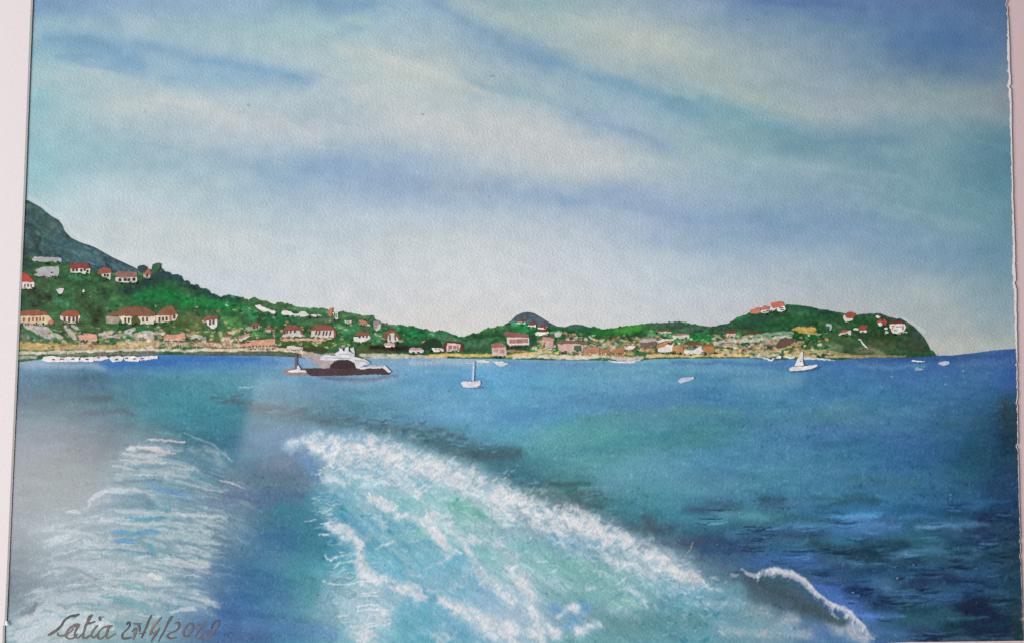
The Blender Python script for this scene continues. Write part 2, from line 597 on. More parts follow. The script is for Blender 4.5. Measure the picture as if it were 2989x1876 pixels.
SHORE = [(0, 1062), (56, 1056), (130, 1046), (300, 1040), (465, 1034), (600, 1036), (780, 1037), (860, 1041), (900, 1046), (950, 1052), (1050, 1046), (1150, 1046), (1250, 1044), (1440, 1046), (1600, 1050), (1750, 1051), (1830, 1058),
         (1900, 1047), (1960, 1045), (2190, 1044), (2250, 1052), (2300, 1048), (2430, 1050), (2560, 1043), (2650, 1043), (2735, 1038), (2780, 1037), (2850, 1029), (2900, 1022), (2960, 1018), (3000, 1016)]
SHORE_Y = lambda x: np.interp(x, [p[0] for p in SHORE], [p[1] for p in SHORE])

# ------------------------------------------------------------------ the sky wash
sky = Canvas(40, -150, 3000, 1080, 4.0, 3, warp=(16, 140, 3, 18))
SKX = [60, 340, 640, 940, 1240, 1540, 1840, 2140, 2440, 2740, 2980]
SKY_ROWS = [-150, 0, 70, 140, 220, 300, 390, 480, 570, 660, 750, 840, 930, 1030]
SKT = [
    [(126, 160, 196), (134, 166, 200), (150, 178, 202), (132, 168, 196), (150, 178, 202), (148, 176, 190), (140, 166, 188), (112, 142, 180), (98, 128, 172), (92, 120, 162), (84, 112, 152)],
    [(126, 160, 196), (140, 170, 204), (154, 182, 206), (136, 170, 198), (150, 180, 204), (146, 176, 190), (150, 174, 194), (116, 146, 184), (98, 128, 174), (92, 120, 164), (84, 112, 152)],
    [(150, 186, 204), (160, 188, 206), (160, 190, 206), (160, 190, 204), (156, 184, 204), (160, 186, 194), (170, 188, 196), (136, 162, 186), (112, 144, 176), (88, 122, 166), (88, 118, 156)],
    [(146, 186, 206), (146, 180, 206), (166, 192, 208), (174, 196, 206), (172, 192, 204), (150, 178, 198), (176, 190, 194), (156, 176, 188), (124, 152, 178), (86, 122, 164), (92, 122, 158)],
    [(164, 194, 206), (166, 192, 208), (148, 180, 206), (178, 196, 208), (190, 202, 206), (164, 186, 202), (152, 180, 198), (158, 178, 188), (134, 160, 180), (110, 140, 164), (112, 138, 160)],
    [(156, 196, 210), (182, 200, 208), (186, 202, 212), (182, 198, 210), (190, 202, 210), (176, 194, 206), (154, 182, 202), (144, 176, 190), (146, 168, 180), (132, 160, 170), (128, 146, 158)],
    [(158, 192, 206), (168, 192, 206), (186, 200, 212), (186, 200, 212), (196, 204, 212), (194, 202, 210), (170, 190, 206), (138, 172, 186), (122, 160, 176), (114, 152, 166), (90, 134, 150)],
    [(150, 192, 206), (160, 190, 206), (164, 190, 208), (156, 182, 208), (166, 188, 210), (186, 198, 210), (184, 198, 208), (154, 182, 198), (130, 166, 180), (112, 154, 168), (84, 132, 150)],
    [(160, 194, 206), (176, 200, 212), (170, 194, 210), (166, 188, 212), (160, 184, 212), (154, 180, 208), (164, 184, 208), (160, 184, 206), (138, 168, 188), (114, 156, 172), (96, 142, 160)],
    [(178, 204, 214), (190, 204, 212), (186, 202, 212), (184, 200, 214), (186, 200, 214), (182, 196, 212), (170, 188, 210), (150, 176, 202), (130, 162, 190), (122, 158, 178), (104, 146, 166)],
    [(190, 204, 210), (202, 208, 212), (196, 204, 212), (198, 206, 214), (202, 208, 214), (200, 206, 214), (188, 198, 210), (168, 186, 204), (148, 174, 196), (126, 160, 184), (112, 150, 172)],
    [(200, 204, 208), (204, 206, 210), (202, 206, 212), (206, 207, 212), (208, 208, 212), (208, 208, 212), (200, 204, 210), (184, 194, 204), (166, 184, 196), (146, 172, 186), (122, 156, 172)],
    [(200, 204, 208), (204, 206, 210), (206, 206, 208), (210, 206, 208), (212, 207, 206), (211, 207, 207), (206, 205, 207), (196, 199, 204), (178, 188, 194), (158, 176, 186), (140, 166, 178)],
    [(200, 204, 208), (204, 206, 210), (206, 206, 208), (212, 206, 204), (213, 207, 204), (212, 207, 205), (210, 206, 205), (202, 202, 202), (190, 194, 196), (176, 184, 186), (164, 178, 178)],
]
sky.grid(SKX, SKY_ROWS, SKT)
# streaks of cloud and blue, brushed in along the slant
B1, B2, LV, PALE, WARM = (120, 158, 194), (134, 168, 198), (148, 174, 210), (190, 202, 208), (202, 206, 212)


def sk(pts, w, col, op):
    sky.soft(pts, [k * 1.3 for k in w], col, op * .74)


sk([(150, 118), (230, 122), (330, 150), (420, 190)], [22, 34, 34, 20], (116, 158, 196), .75)
sk([(400, 120), (560, 165), (740, 195), (900, 222)], [12, 18, 22, 20], (126, 164, 200), .7)
sk([(540, 170), (700, 200), (880, 235)], [14, 24, 18], (130, 166, 200), .45)
sk([(95, 20), (250, 25), (340, 60)], [30, 30, 20], (120, 156, 196), .6)
sk([(330, 10), (560, 12), (800, 30)], [20, 24, 26], (134, 166, 202), .55)
sk([(940, 5), (1010, 12), (1080, 18)], [22, 24, 14], (112, 152, 190), .7)
sk([(1000, 70), (1050, 82)], [12, 8], (132, 166, 196), .5)
sk([(1000, 52), (1080, 64)], [10, 8], (176, 204, 204), .5)
sk([(1255, 0), (1330, 45), (1440, 100), (1520, 140), (1600, 185)], [20, 28, 36, 40, 26], (124, 158, 194), .75)
sk([(1600, 185), (1740, 220), (1870, 260), (1990, 310)], [26, 30, 34, 44], (124, 164, 190), .6)
sk([(1330, -5), (1450, 40), (1560, 80), (1680, 140), (1830, 205)], [18, 22, 26, 34, 30], (178, 192, 196), .55)
sk([(1700, 70), (1830, 130), (1960, 200), (2080, 255), (2200, 300)], [26, 46, 56, 44, 30], (178, 190, 192), .6)
sk([(1180, 155), (1320, 190), (1480, 250), (1620, 275)], [14, 20, 18, 12], (180, 194, 200), .4)
sk([(1360, 215), (1480, 250), (1600, 290), (1700, 320)], [16, 24, 28, 24], (152, 182, 198), .55)
sk([(1660, 330), (1790, 370), (1900, 405), (1960, 440)], [22, 28, 28, 20], (136, 166, 200), .6)
sk([(1010, 140), (1090, 165), (1200, 215), (1330, 262)], [18, 24, 22, 14], (198, 204, 206), .7)
sk([(1030, 270), (1200, 320), (1380, 375), (1600, 420), (1780, 470)], [26, 34, 44, 50, 40], (202, 205, 210), .6)
sk([(1350, 305), (1480, 330), (1620, 380)], [18, 24, 24], (198, 202, 208), .4)
sk([(880, 490), (1050, 505), (1230, 530), (1400, 550), (1560, 570), (1680, 588)], [20, 26, 28, 24, 22, 14], (146, 172, 210), .65)
sk([(1480, 560), (1600, 575), (1720, 590)], [12, 16, 10], (130, 164, 204), .4)
sk([(640, 460), (760, 480), (900, 520)], [20, 28, 20], (148, 178, 204), .4)
sk([(760, 500), (800, 510), (850, 530)], [14, 18, 16], (134, 172, 202), .4)
sk([(350, 295), (500, 300), (640, 330), (800, 365), (920, 395)], [24, 26, 26, 24, 18], (202, 206, 212), .6)
sk([(170, 225), (280, 215), (420, 260)], [16, 20, 24], (180, 200, 208), .5)
sk([(120, 275), (110, 300)], [14, 16], (136, 190, 206), .5)
sk([(180, 400), (290, 415), (380, 440)], [26, 34, 20], (146, 188, 202), .45)
sk([(100, 430), (120, 520)], [30, 30], (144, 192, 206), .4)
sk([(300, 540), (480, 550), (640, 540)], [20, 26, 20], (190, 206, 212), .4)
sk([(2180, 0), (2400, -10), (2600, 20)], [24, 36, 34], (96, 124, 172), .5)
sk([(2640, 110), (2760, 120), (2880, 160)], [44, 50, 40], (80, 116, 164), .55)
sk([(2620, 180), (2760, 190), (2900, 220)], [22, 24, 20], (92, 124, 162), .5)
sk([(2380, 60), (2520, 60)], [16, 18], (94, 128, 176), .4)
sk([(2010, 40), (2100, 25)], [34, 26], (152, 172, 194), .4)
sk([(2080, 220), (2200, 275), (2340, 330), (2500, 345)], [30, 38, 36, 28], (164, 180, 184), .5)
sk([(2500, 250), (2650, 290), (2800, 300), (2930, 350)], [22, 30, 32, 22], (142, 164, 170), .45)
sk([(1960, 285), (2080, 320), (2180, 345), (2290, 390)], [26, 32, 30, 24], (118, 162, 182), .65)
sk([(2400, 420), (2500, 415), (2620, 400)], [22, 26, 18], (114, 152, 170), .5)
sk([(2300, 430), (2480, 455), (2660, 470), (2850, 450), (2950, 420)], [24, 30, 30, 28, 24], (110, 154, 170), .5)
sk([(2860, 480), (2940, 500)], [50, 60], (80, 130, 148), .55)
sk([(2060, 440), (2220, 470), (2400, 500)], [16, 18, 14], (168, 192, 198), .35)
sk([(1720, 560), (1900, 590), (2080, 640), (2260, 670)], [24, 30, 30, 26], (144, 170, 206), .55)
sk([(1900, 700), (2150, 720), (2350, 700), (2560, 690)], [20, 26, 30, 26], (136, 164, 196), .4)
sk([(2200, 640), (2400, 640), (2600, 670), (2800, 720)], [22, 28, 34, 40], (126, 158, 190), .4)
sk([(2540, 600), (2700, 640), (2860, 660)], [14, 16, 14], (146, 178, 186), .35)
sk([(2800, 860), (2900, 880), (2960, 920)], [30, 40, 40], (128, 158, 176), .35)
sk([(2640, 860), (2760, 900), (2800, 980)], [40, 50, 30], (176, 184, 186), .45)
sk([(2700, 1000), (2850, 1000)], [16, 18], (184, 190, 186), .4)
sk([(560, 700), (700, 740), (860, 800)], [40, 44, 40], (206, 208, 212), .4)
# brush marks that show at the edges of the streaks
for p, w, c_, o in (
        ([(1060, 130), (1180, 180), (1320, 232), (1460, 280)], [8, 14, 12, 5], (206, 209, 211), .6), ([(1090, 330), (1300, 372), (1520, 420)], [10, 18, 8], (206, 208, 212), .55),
        ([(1400, 330), (1560, 372), (1700, 430), (1800, 480)], [8, 18, 16, 8], (200, 204, 210), .5), ([(1600, 130), (1760, 190), (1900, 245), (2030, 290)], [8, 16, 18, 10], (182, 194, 198), .55),
        ([(1780, 90), (1920, 150), (2060, 225)], [10, 20, 12], (184, 192, 194), .5), ([(1270, 10), (1390, 75), (1520, 130)], [6, 14, 8], (122, 156, 182), .5),
        ([(1450, 120), (1560, 165), (1680, 205)], [8, 16, 8], (118, 156, 190), .5), ([(1700, 220), (1850, 262), (1980, 312), (2080, 335)], [8, 16, 18, 8], (112, 158, 186), .55),
        ([(1760, 362), (1860, 395), (1950, 432)], [6, 15, 7], (132, 160, 188), .5), ([(1370, 235), (1480, 265), (1600, 300)], [5, 12, 6], (146, 178, 198), .5),
        ([(150, 115), (260, 118), (340, 140)], [8, 13, 6], (118, 158, 186), .5), ([(170, 165), (260, 178), (390, 208)], [8, 14, 6], (112, 156, 194), .5),
        ([(560, 172), (700, 195), (870, 222)], [6, 11, 6], (118, 158, 198), .6), ([(170, 200), (270, 205), (320, 240)], [6, 10, 6], (186, 204, 210), .5),
        ([(1180, 520), (1340, 545), (1520, 570), (1650, 592)], [8, 14, 13, 6], (146, 172, 200), .5), ([(900, 470), (1060, 490), (1220, 520)], [8, 14, 8], (148, 174, 208), .4),
        ([(440, 290), (580, 312), (740, 345), (900, 385)], [8, 15, 14, 7], (208, 210, 214), .55), ([(2030, 290), (2130, 330), (2260, 385)], [8, 16, 8], (108, 156, 180), .5),
        ([(2120, 250), (2260, 310), (2420, 345)], [8, 16, 10], (172, 184, 184), .5), ([(2660, 100), (2780, 112), (2900, 135)], [8, 14, 10], (72, 108, 160), .5),
        ([(2200, 8), (2360, 10), (2520, 24)], [8, 12, 8], (84, 114, 166), .5), ([(2380, 425), (2540, 412), (2680, 405)], [5, 11, 5], (102, 146, 166), .5),
        ([(2300, 480), (2460, 500), (2620, 515)], [6, 10, 5], (150, 184, 190), .4), ([(1760, 600), (1920, 622), (2100, 650)], [8, 14, 8], (136, 164, 204), .45), ([(2250, 665), (2420, 655), (2600, 690)], [8, 14, 8], (120, 152, 188), .4)):
    sky.brush(p, [k * 1.7 for k in w], c_, o * .55, .8, .6, (60, 14))
# fine mottling and long dry streaks
r = np.random.RandomState(5)
for i in range(260):
    x, y = r.uniform(60, 2980), r.uniform(-120, 940)
    sl = .28 + r.uniform(-.1, .12) if x > 900 else .16 + r.uniform(-.1, .1)
    L = r.uniform(40, 170)
    w = r.uniform(3, 11)
    s0 = sky.sample(np.array([x]), np.array([y]))[0]
    d = r.uniform(4, 11) * (1 if r.rand() < .5 else -1)
    sky.brush([(x, y), (x + L * .5, y + L * sl * .5), (x + L, y + L * sl)], [w * .3, w, w * .3], np.clip(s0 + d * np.array([1.2, 1.0, .7]), 0, 255), .4, .8, .8, (40, 9))
X, Y = sky.GX, sky.GY
sky.C += ((fbm(X / 170, Y / 70, 61) - .5) * 12 + (fbm(X / 26, Y / 22, 65) - .5) * 9)[..., None] * np.array([1.2, 1, .8])
lowf = sstep(620, 860, Y)[..., None]
sky.C -= np.array([4.0, 7.0, 14.0]) * (1 - lowf) + np.array([8.0, 4.0, 5.0]) * lowf * (1 - sstep(1900, 2500, X)[..., None]) + np.array([1.0, 7.0, 13.0]) * lowf * sstep(1900, 2500, X)[..., None]
sky.C -= (np.exp(-((X - 1050) / 900) ** 2 - ((Y - 330) / 170) ** 2))[..., None] * np.array([11.0, 7.0, 4.0])
sky.C -= (np.exp(-((X - 2150) / 350) ** 2 - ((Y - 540) / 110) ** 2))[..., None] * np.array([12.0, 9.0, 7.0])
sky.C += (sstep(2150, 2500, X) * np.exp(-((Y - 420) / 190) ** 2))[..., None] * np.array([8.0, 2.0, 7.0])
sky.C += (np.exp(-((X - 300) / 260) ** 2 - ((Y - 600) / 80) ** 2))[..., None] * np.array([9.0, 5.0, 6.0])
sky.C += (np.exp(-((X - 720) / 260) ** 2 - ((Y - 195) / 40) ** 2))[..., None] * np.array([9.0, 8.0, 5.0])
sky.C += (np.exp(-((X - 2740) / 240) ** 2 - ((Y - 130) / 80) ** 2))[..., None] * np.array([5.0, 4.0, 2.0])
sky.C += (np.exp(-((X - 1400) / 260) ** 2 - ((Y - 545) / 50) ** 2))[..., None] * np.array([9.0, 4.0, -4.0])
# white reserve left round the tops of the mountain and the hill
for line in (MOUNT[1:15], KNOLL[1:8], HEAD[25:31]):
    sky.brush([(x + 3, y - 5) for x, y in line], 6, (214, 212, 212), .45, .7, .5, (14, 8))
for x, y in ((425, 327), (724, 303), (1442, 216), (1232, 335), (2433, 322), (2638, 548), (2846, 180), (2180, 52), (1428, 582)):
    sky.brush([(x, y), (x + 3, y + 1)], 2.2, (96, 104, 118), .7, .5, .1)
sky.brush([(2228, 36), (2234, 40)], 5, (76, 118, 164), .6, .7, .3)

# ------------------------------------------------------------------ the sea wash
sea = Canvas(0, 1000, 3000, 1905, 2.5, 11, warp=(7, 50, 3.5, 11))
SEX = [50, 250, 450, 650, 850, 1050, 1250, 1450, 1650, 1850, 2050, 2250, 2450, 2650, 2850, 2980]
SEY = [1000, 1050, 1100, 1160, 1220, 1280, 1340, 1400, 1460, 1520, 1580, 1640, 1700, 1760, 1820, 1890]
SET = [
    [(130, 160, 185), (85, 130, 175), (70, 120, 175), (75, 125, 175), (110, 150, 190), (120, 160, 190), (125, 165, 195), (110, 160, 195), (115, 155, 195), (105, 155, 195), (100, 150, 190), (80, 128, 185), (66, 110, 176), (50, 88, 152), (62, 100, 155), (52, 86, 140)],
    [(130, 160, 185), (85, 130, 175), (70, 120, 175), (78, 130, 178), (110, 150, 190), (120, 158, 186), (122, 160, 190), (110, 160, 195), (112, 155, 195), (105, 155, 195), (100, 150, 190), (85, 135, 190), (68, 118, 182), (55, 98, 164), (64, 104, 160), (55, 90, 145)],
    [(95, 130, 155), (80, 122, 145), (75, 130, 155), (82, 142, 162), (98, 146, 175), (104, 152, 184), (96, 155, 190), (90, 155, 195), (90, 150, 190), (95, 150, 190), (80, 137, 182), (75, 132, 180), (65, 120, 175), (60, 114, 174), (58, 104, 160), (48, 88, 142)],
    [(85, 115, 130), (76, 112, 126), (68, 130, 145), (70, 134, 152), (85, 134, 155), (92, 142, 166), (100, 155, 186), (95, 155, 190), (90, 150, 190), (84, 140, 185), (70, 126, 176), (70, 126, 176), (64, 118, 170), (58, 112, 164), (50, 96, 145), (42, 78, 112)],
    [(84, 110, 125), (84, 114, 128), (68, 130, 142), (62, 126, 146), (74, 116, 132), (85, 132, 152), (95, 150, 180), (94, 154, 190), (84, 145, 185), (84, 140, 180), (74, 132, 166), (74, 130, 170), (74, 125, 160), (64, 115, 160), (48, 90, 128), (38, 64, 78)],
    [(84, 104, 118), (84, 104, 118), (72, 112, 128), (62, 112, 138), (92, 128, 164), (115, 160, 180), (80, 125, 140), (84, 145, 170), (84, 150, 165), (80, 145, 160), (75, 136, 150), (75, 130, 165), (70, 120, 165), (64, 110, 155), (44, 84, 110), (38, 62, 72)],
    [(84, 100, 112), (84, 104, 112), (82, 128, 144), (74, 120, 145), (88, 120, 146), (122, 166, 190), (128, 164, 176), (64, 114, 130), (80, 145, 160), (90, 150, 170), (84, 145, 175), (80, 135, 170), (70, 125, 160), (60, 110, 155), (44, 84, 105), (42, 68, 78)],
    [(84, 104, 112), (96, 116, 118), (90, 138, 154), (80, 116, 140), (84, 115, 132), (115, 165, 186), (150, 188, 198), (84, 126, 140), (70, 124, 138), (94, 154, 180), (90, 150, 175), (80, 140, 170), (70, 125, 160), (60, 110, 150), (48, 90, 115), (42, 68, 88)],
    [(88, 106, 114), (100, 122, 128), (98, 148, 164), (84, 116, 142), (72, 120, 142), (108, 168, 185), (128, 184, 186), (160, 184, 188), (74, 112, 122), (74, 134, 150), (80, 140, 160), (74, 130, 155), (68, 125, 155), (58, 110, 145), (48, 92, 122), (42, 72, 92)],
    [(92, 110, 118), (112, 132, 140), (104, 148, 165), (90, 120, 142), (62, 118, 140), (82, 150, 176), (118, 184, 180), (150, 178, 184), (84, 112, 122), (68, 118, 128), (68, 128, 138), (62, 112, 122), (62, 112, 148), (52, 98, 128), (42, 72, 92), (36, 58, 76)],
    [(100, 118, 126), (124, 144, 150), (108, 150, 162), (80, 116, 142), (58, 114, 140), (74, 146, 168), (138, 190, 196), (124, 176, 182), (112, 152, 166), (116, 138, 148), (62, 94, 114), (58, 102, 122), (58, 104, 130), (48, 88, 108), (42, 76, 102), (36, 58, 72)],
    [(106, 122, 130), (140, 158, 164), (122, 156, 166), (58, 104, 142), (62, 124, 146), (90, 166, 188), (108, 170, 192), (136, 186, 188), (114, 166, 166), (130, 160, 166), (96, 126, 138), (58, 98, 128), (48, 84, 104), (48, 86, 102), (42, 72, 92), (36, 62, 72)],
    [(112, 126, 136), (146, 164, 170), (130, 160, 168), (58, 104, 146), (64, 124, 150), (140, 186, 196), (94, 160, 184), (150, 186, 196), (118, 170, 168), (120, 166, 166), (106, 144, 150), (66, 92, 98), (58, 98, 144), (42, 72, 98), (42, 76, 110), (36, 66, 76)],
    [(118, 132, 142), (148, 168, 174), (122, 156, 168), (58, 104, 152), (84, 144, 166), (152, 186, 198), (90, 160, 188), (150, 184, 206), (120, 165, 172), (110, 155, 162), (98, 154, 160), (88, 114, 120), (72, 108, 158), (46, 84, 100), (32, 54, 68), (36, 60, 66)],
    [(146, 172, 180), (142, 172, 180), (130, 160, 174), (70, 110, 156), (74, 124, 152), (142, 186, 200), (84, 160, 184), (152, 176, 198), (126, 160, 176), (94, 145, 148), (100, 154, 160), (118, 148, 154), (88, 122, 158), (42, 78, 98), (30, 48, 58), (36, 60, 62)],
    [(144, 174, 180), (130, 166, 176), (110, 146, 162), (70, 110, 148), (70, 126, 164), (126, 180, 192), (80, 156, 178), (110, 160, 186), (104, 155, 166), (98, 154, 160), (104, 158, 165), (108, 144, 150), (78, 118, 154), (56, 92, 122), (42, 66, 82), (36, 56, 62)],
]
sea.grid(SEX, SEY, SET)
X, Y = sea.GX, sea.GY
tilt = Y - 0.04 * X
n = (fbm(X / 120, tilt / 26, 71) - .5) * 20 + (fbm(X / 34, tilt / 12, 75) - .5) * 18
n2 = (fbm(X / 150, tilt / 50, 79) - .5) * 22
sea.C += n[..., None] * np.array([.8, 1, .9]) + n2[..., None] * np.array([-.3, .35, -.35])
s, bz = sea.soft, sea.brush
DK, TEAL, BLUE, FOAM, COOL = (58, 82, 92), (66, 130, 148), (70, 118, 172), (206, 204, 208), (176, 196, 206)
# shallows and bands near the shore
s([(60, 1060), (160, 1062), (300, 1072)], [14, 12, 10], (170, 180, 192), .6)
s([(300, 1062), (450, 1055), (600, 1046), (760, 1046)], [10, 18, 14, 8], (54, 104, 176), .7)
s([(460, 1076), (620, 1062), (800, 1060)], [10, 12, 10], (70, 124, 176), .5)
s([(900, 1075), (1020, 1105), (1150, 1100)], [20, 24, 20], (140, 160, 178), .5)
s([(940, 1098), (1060, 1106), (1160, 1095)], [6, 8, 5], (92, 112, 140), .7)
s([(1200, 1056), (1350, 1054), (1440, 1054)], [8, 12, 10], (170, 180, 198), .6)
s([(1440, 1064), (1620, 1064), (1850, 1066), (2000, 1062)], [6, 7, 7, 6], (86, 132, 184), .5)
s([(1960, 1056), (2200, 1060), (2400, 1062), (2640, 1060)], [5, 7, 7, 6], (62, 104, 172), .55)
s([(2500, 1050), (2640, 1048), (2740, 1044), (2850, 1040), (2960, 1036)], [5, 8, 10, 10, 10], (46, 80, 146), .7)
s([(2500, 1068), (2620, 1070), (2700, 1066)], [5, 7, 6], (110, 160, 196), .5)
s([(2000, 1084), (2160, 1078), (2260, 1080)], [8, 9, 7], (112, 158, 196), .4)
s([(2240, 1120), (2330, 1112), (2420, 1100)], [7, 10, 8], (64, 116, 160), .45)
s([(2130, 1100), (2230, 1098)], [6, 6], (72, 126, 168), .4)
# glazes of blue and green further out
for p, w, c, o in (
        ([(1450, 1220), (1640, 1190), (1820, 1165), (2000, 1168)], [18, 24, 26, 20], (76, 130, 178), .55),
        ([(1700, 1230), (1850, 1215), (2000, 1200), (2150, 1205)], [16, 22, 22, 16], (82, 138, 150), .6),
        ([(1550, 1310), (1650, 1265), (1800, 1250)], [30, 36, 24], (88, 156, 164), .5),
        ([(1700, 1310), (1800, 1295), (1960, 1270)], [14, 20, 16], (66, 132, 160), .5),
        ([(1760, 1400), (1850, 1370), (1980, 1380)], [40, 50, 46], (102, 162, 190), .5),
        ([(2050, 1320), (2200, 1300), (2350, 1310)], [30, 34, 26], (84, 140, 178), .4),
        ([(2100, 1220), (2220, 1225), (2400, 1215)], [14, 18, 14], (66, 124, 152), .5),
        ([(2380, 1310), (2470, 1292), (2560, 1285)], [12, 16, 10], (56, 108, 142), .55),
        ([(2420, 1190), (2500, 1190)], [14, 14], (90, 140, 170), .4),
        ([(2500, 1060), (2700, 1120), (2850, 1150)], [40, 50, 40], (62, 104, 164), .4),
        ([(2620, 1330), (2760, 1300), (2800, 1250)], [40, 46, 40], (58, 104, 152), .4),
        ([(2480, 1395), (2600, 1405), (2680, 1410)], [14, 20, 14], (68, 118, 132), .5),
        ([(2760, 1240), (2790, 1230)], [20, 16], (52, 96, 124), .6),
        ([(2930, 1180), (2950, 1240), (2960, 1300)], [26, 36, 22], (44, 66, 72), .75),
        ([(2860, 1240), (2880, 1320), (2860, 1380)], [28, 36, 26], (46, 88, 112), .5),
        ([(2900, 1420), (2930, 1480), (2940, 1560)], [30, 36, 36], (44, 66, 88), .5),
        ([(470, 1140), (560, 1180), (640, 1220)], [40, 46, 40], (66, 136, 152), .4),
        ([(160, 1110), (240, 1110), (310, 1098)], [20, 18, 10], (78, 102, 122), .55),
        ([(100, 1160), (200, 1158), (330, 1160)], [14, 14, 9], (72, 98, 112), .5),
        ([(250, 1162), (300, 1164), (335, 1164)], [7, 10, 6], (66, 92, 106), .7),
        ([(200, 1215), (320, 1200), (390, 1208)], [12, 10, 6], (72, 92, 108), .7),
        ([(100, 1290), (250, 1265), (380, 1250)], [10, 14, 16], (74, 90, 104), .5),
        ([(250, 1320), (330, 1320)], [50, 40], (80, 96, 104), .6)):
    s(p, w, c, o)
s([(2150, 1110), (2250, 1118), (2330, 1108)], [22, 28, 22], (104, 152, 188), .6)
s([(700, 1560), (760, 1600), (820, 1630)], [46, 56, 46], (88, 138, 166), .6)
# dark churned water along the back of the wake
for p, w, c, o in (
        ([(620, 1160), (720, 1178), (800, 1196), (880, 1200)], [6, 14, 22, 10], (72, 94, 104), .65),
        ([(740, 1192), (800, 1206), (870, 1210)], [12, 16, 12], (78, 98, 108), .55),
        ([(880, 1216), (960, 1230), (1060, 1246), (1150, 1262)], [8, 14, 16, 14], (74, 104, 116), .7),
        ([(1080, 1240), (1180, 1250), (1280, 1262)], [8, 12, 10], (78, 108, 118), .6),
        ([(1180, 1265), (1280, 1290), (1380, 1320), (1500, 1325)], [14, 26, 26, 18], (62, 96, 108), .75),
        ([(1290, 1315), (1400, 1328), (1510, 1318)], [14, 18, 16], (64, 94, 104), .7),
        ([(1370, 1370), (1480, 1390), (1560, 1400)], [16, 20, 16], (50, 106, 124), .6),
        ([(1480, 1410), (1600, 1415), (1720, 1410)], [8, 10, 6], (56, 84, 100), .6),
        ([(1540, 1440), (1640, 1470), (1740, 1480)], [16, 26, 20], (58, 90, 98), .75),
        ([(1620, 1475), (1700, 1490)], [16, 16], (52, 72, 78), .7),
        ([(1740, 1520), (1840, 1545), (1960, 1540)], [12, 18, 16], (66, 90, 98), .7),
        ([(1880, 1510), (1900, 1530)], [16, 18], (72, 82, 92), .6),
        ([(2000, 1490), (2080, 1480), (2160, 1480)], [12, 22, 14], (62, 88, 102), .6),
        ([(1830, 1590), (1940, 1595), (2050, 1580)], [10, 18, 14], (74, 84, 100), .6),
        ([(2030, 1580), (2120, 1585), (2200, 1600)], [14, 22, 16], (66, 82, 102), .55)):
    s(p, w, c, o, .6, (40, 12))
rs = np.random.RandomState(8)
for p0, p1, n_, sp in (((620, 1165), (900, 1205), 36, 16), ((900, 1205), (1330, 1270), 70, 26), ((1200, 1280), (1520, 1320), 50, 22), ((1450, 1395), (1760, 1450), 60, 26), ((1560, 1460), (1800, 1500), 40, 20)):
    for i in range(n_):
        t = rs.rand()
        x = p0[0] + (p1[0] - p0[0]) * t + rs.uniform(-20, 20)
        y = p0[1] + (p1[1] - p0[1]) * t + rs.normal() * sp * .6
        L = rs.uniform(8, 34)
        bz([(x, y), (x + L * .5, y + rs.uniform(-2, 3)), (x + L, y + rs.uniform(-5, 3))], rs.uniform(1.5, 4.5), (56 + rs.randint(30), 78 + rs.randint(24), 90 + rs.randint(24)) if rs.rand() < .7 else (100, 158, 172), rs.uniform(.25, .6), .5, .5, (14, 5))
# ------------- the wake
def cA(*p): return [(x / 1.606, 1050 + y / 1.606) for x, y in p]
def cB(*p): return [(1489 + x / 1.606, 1050 + y / 1.606) for x, y in p]
def wA(*w): return [k / 1.606 for k in w]


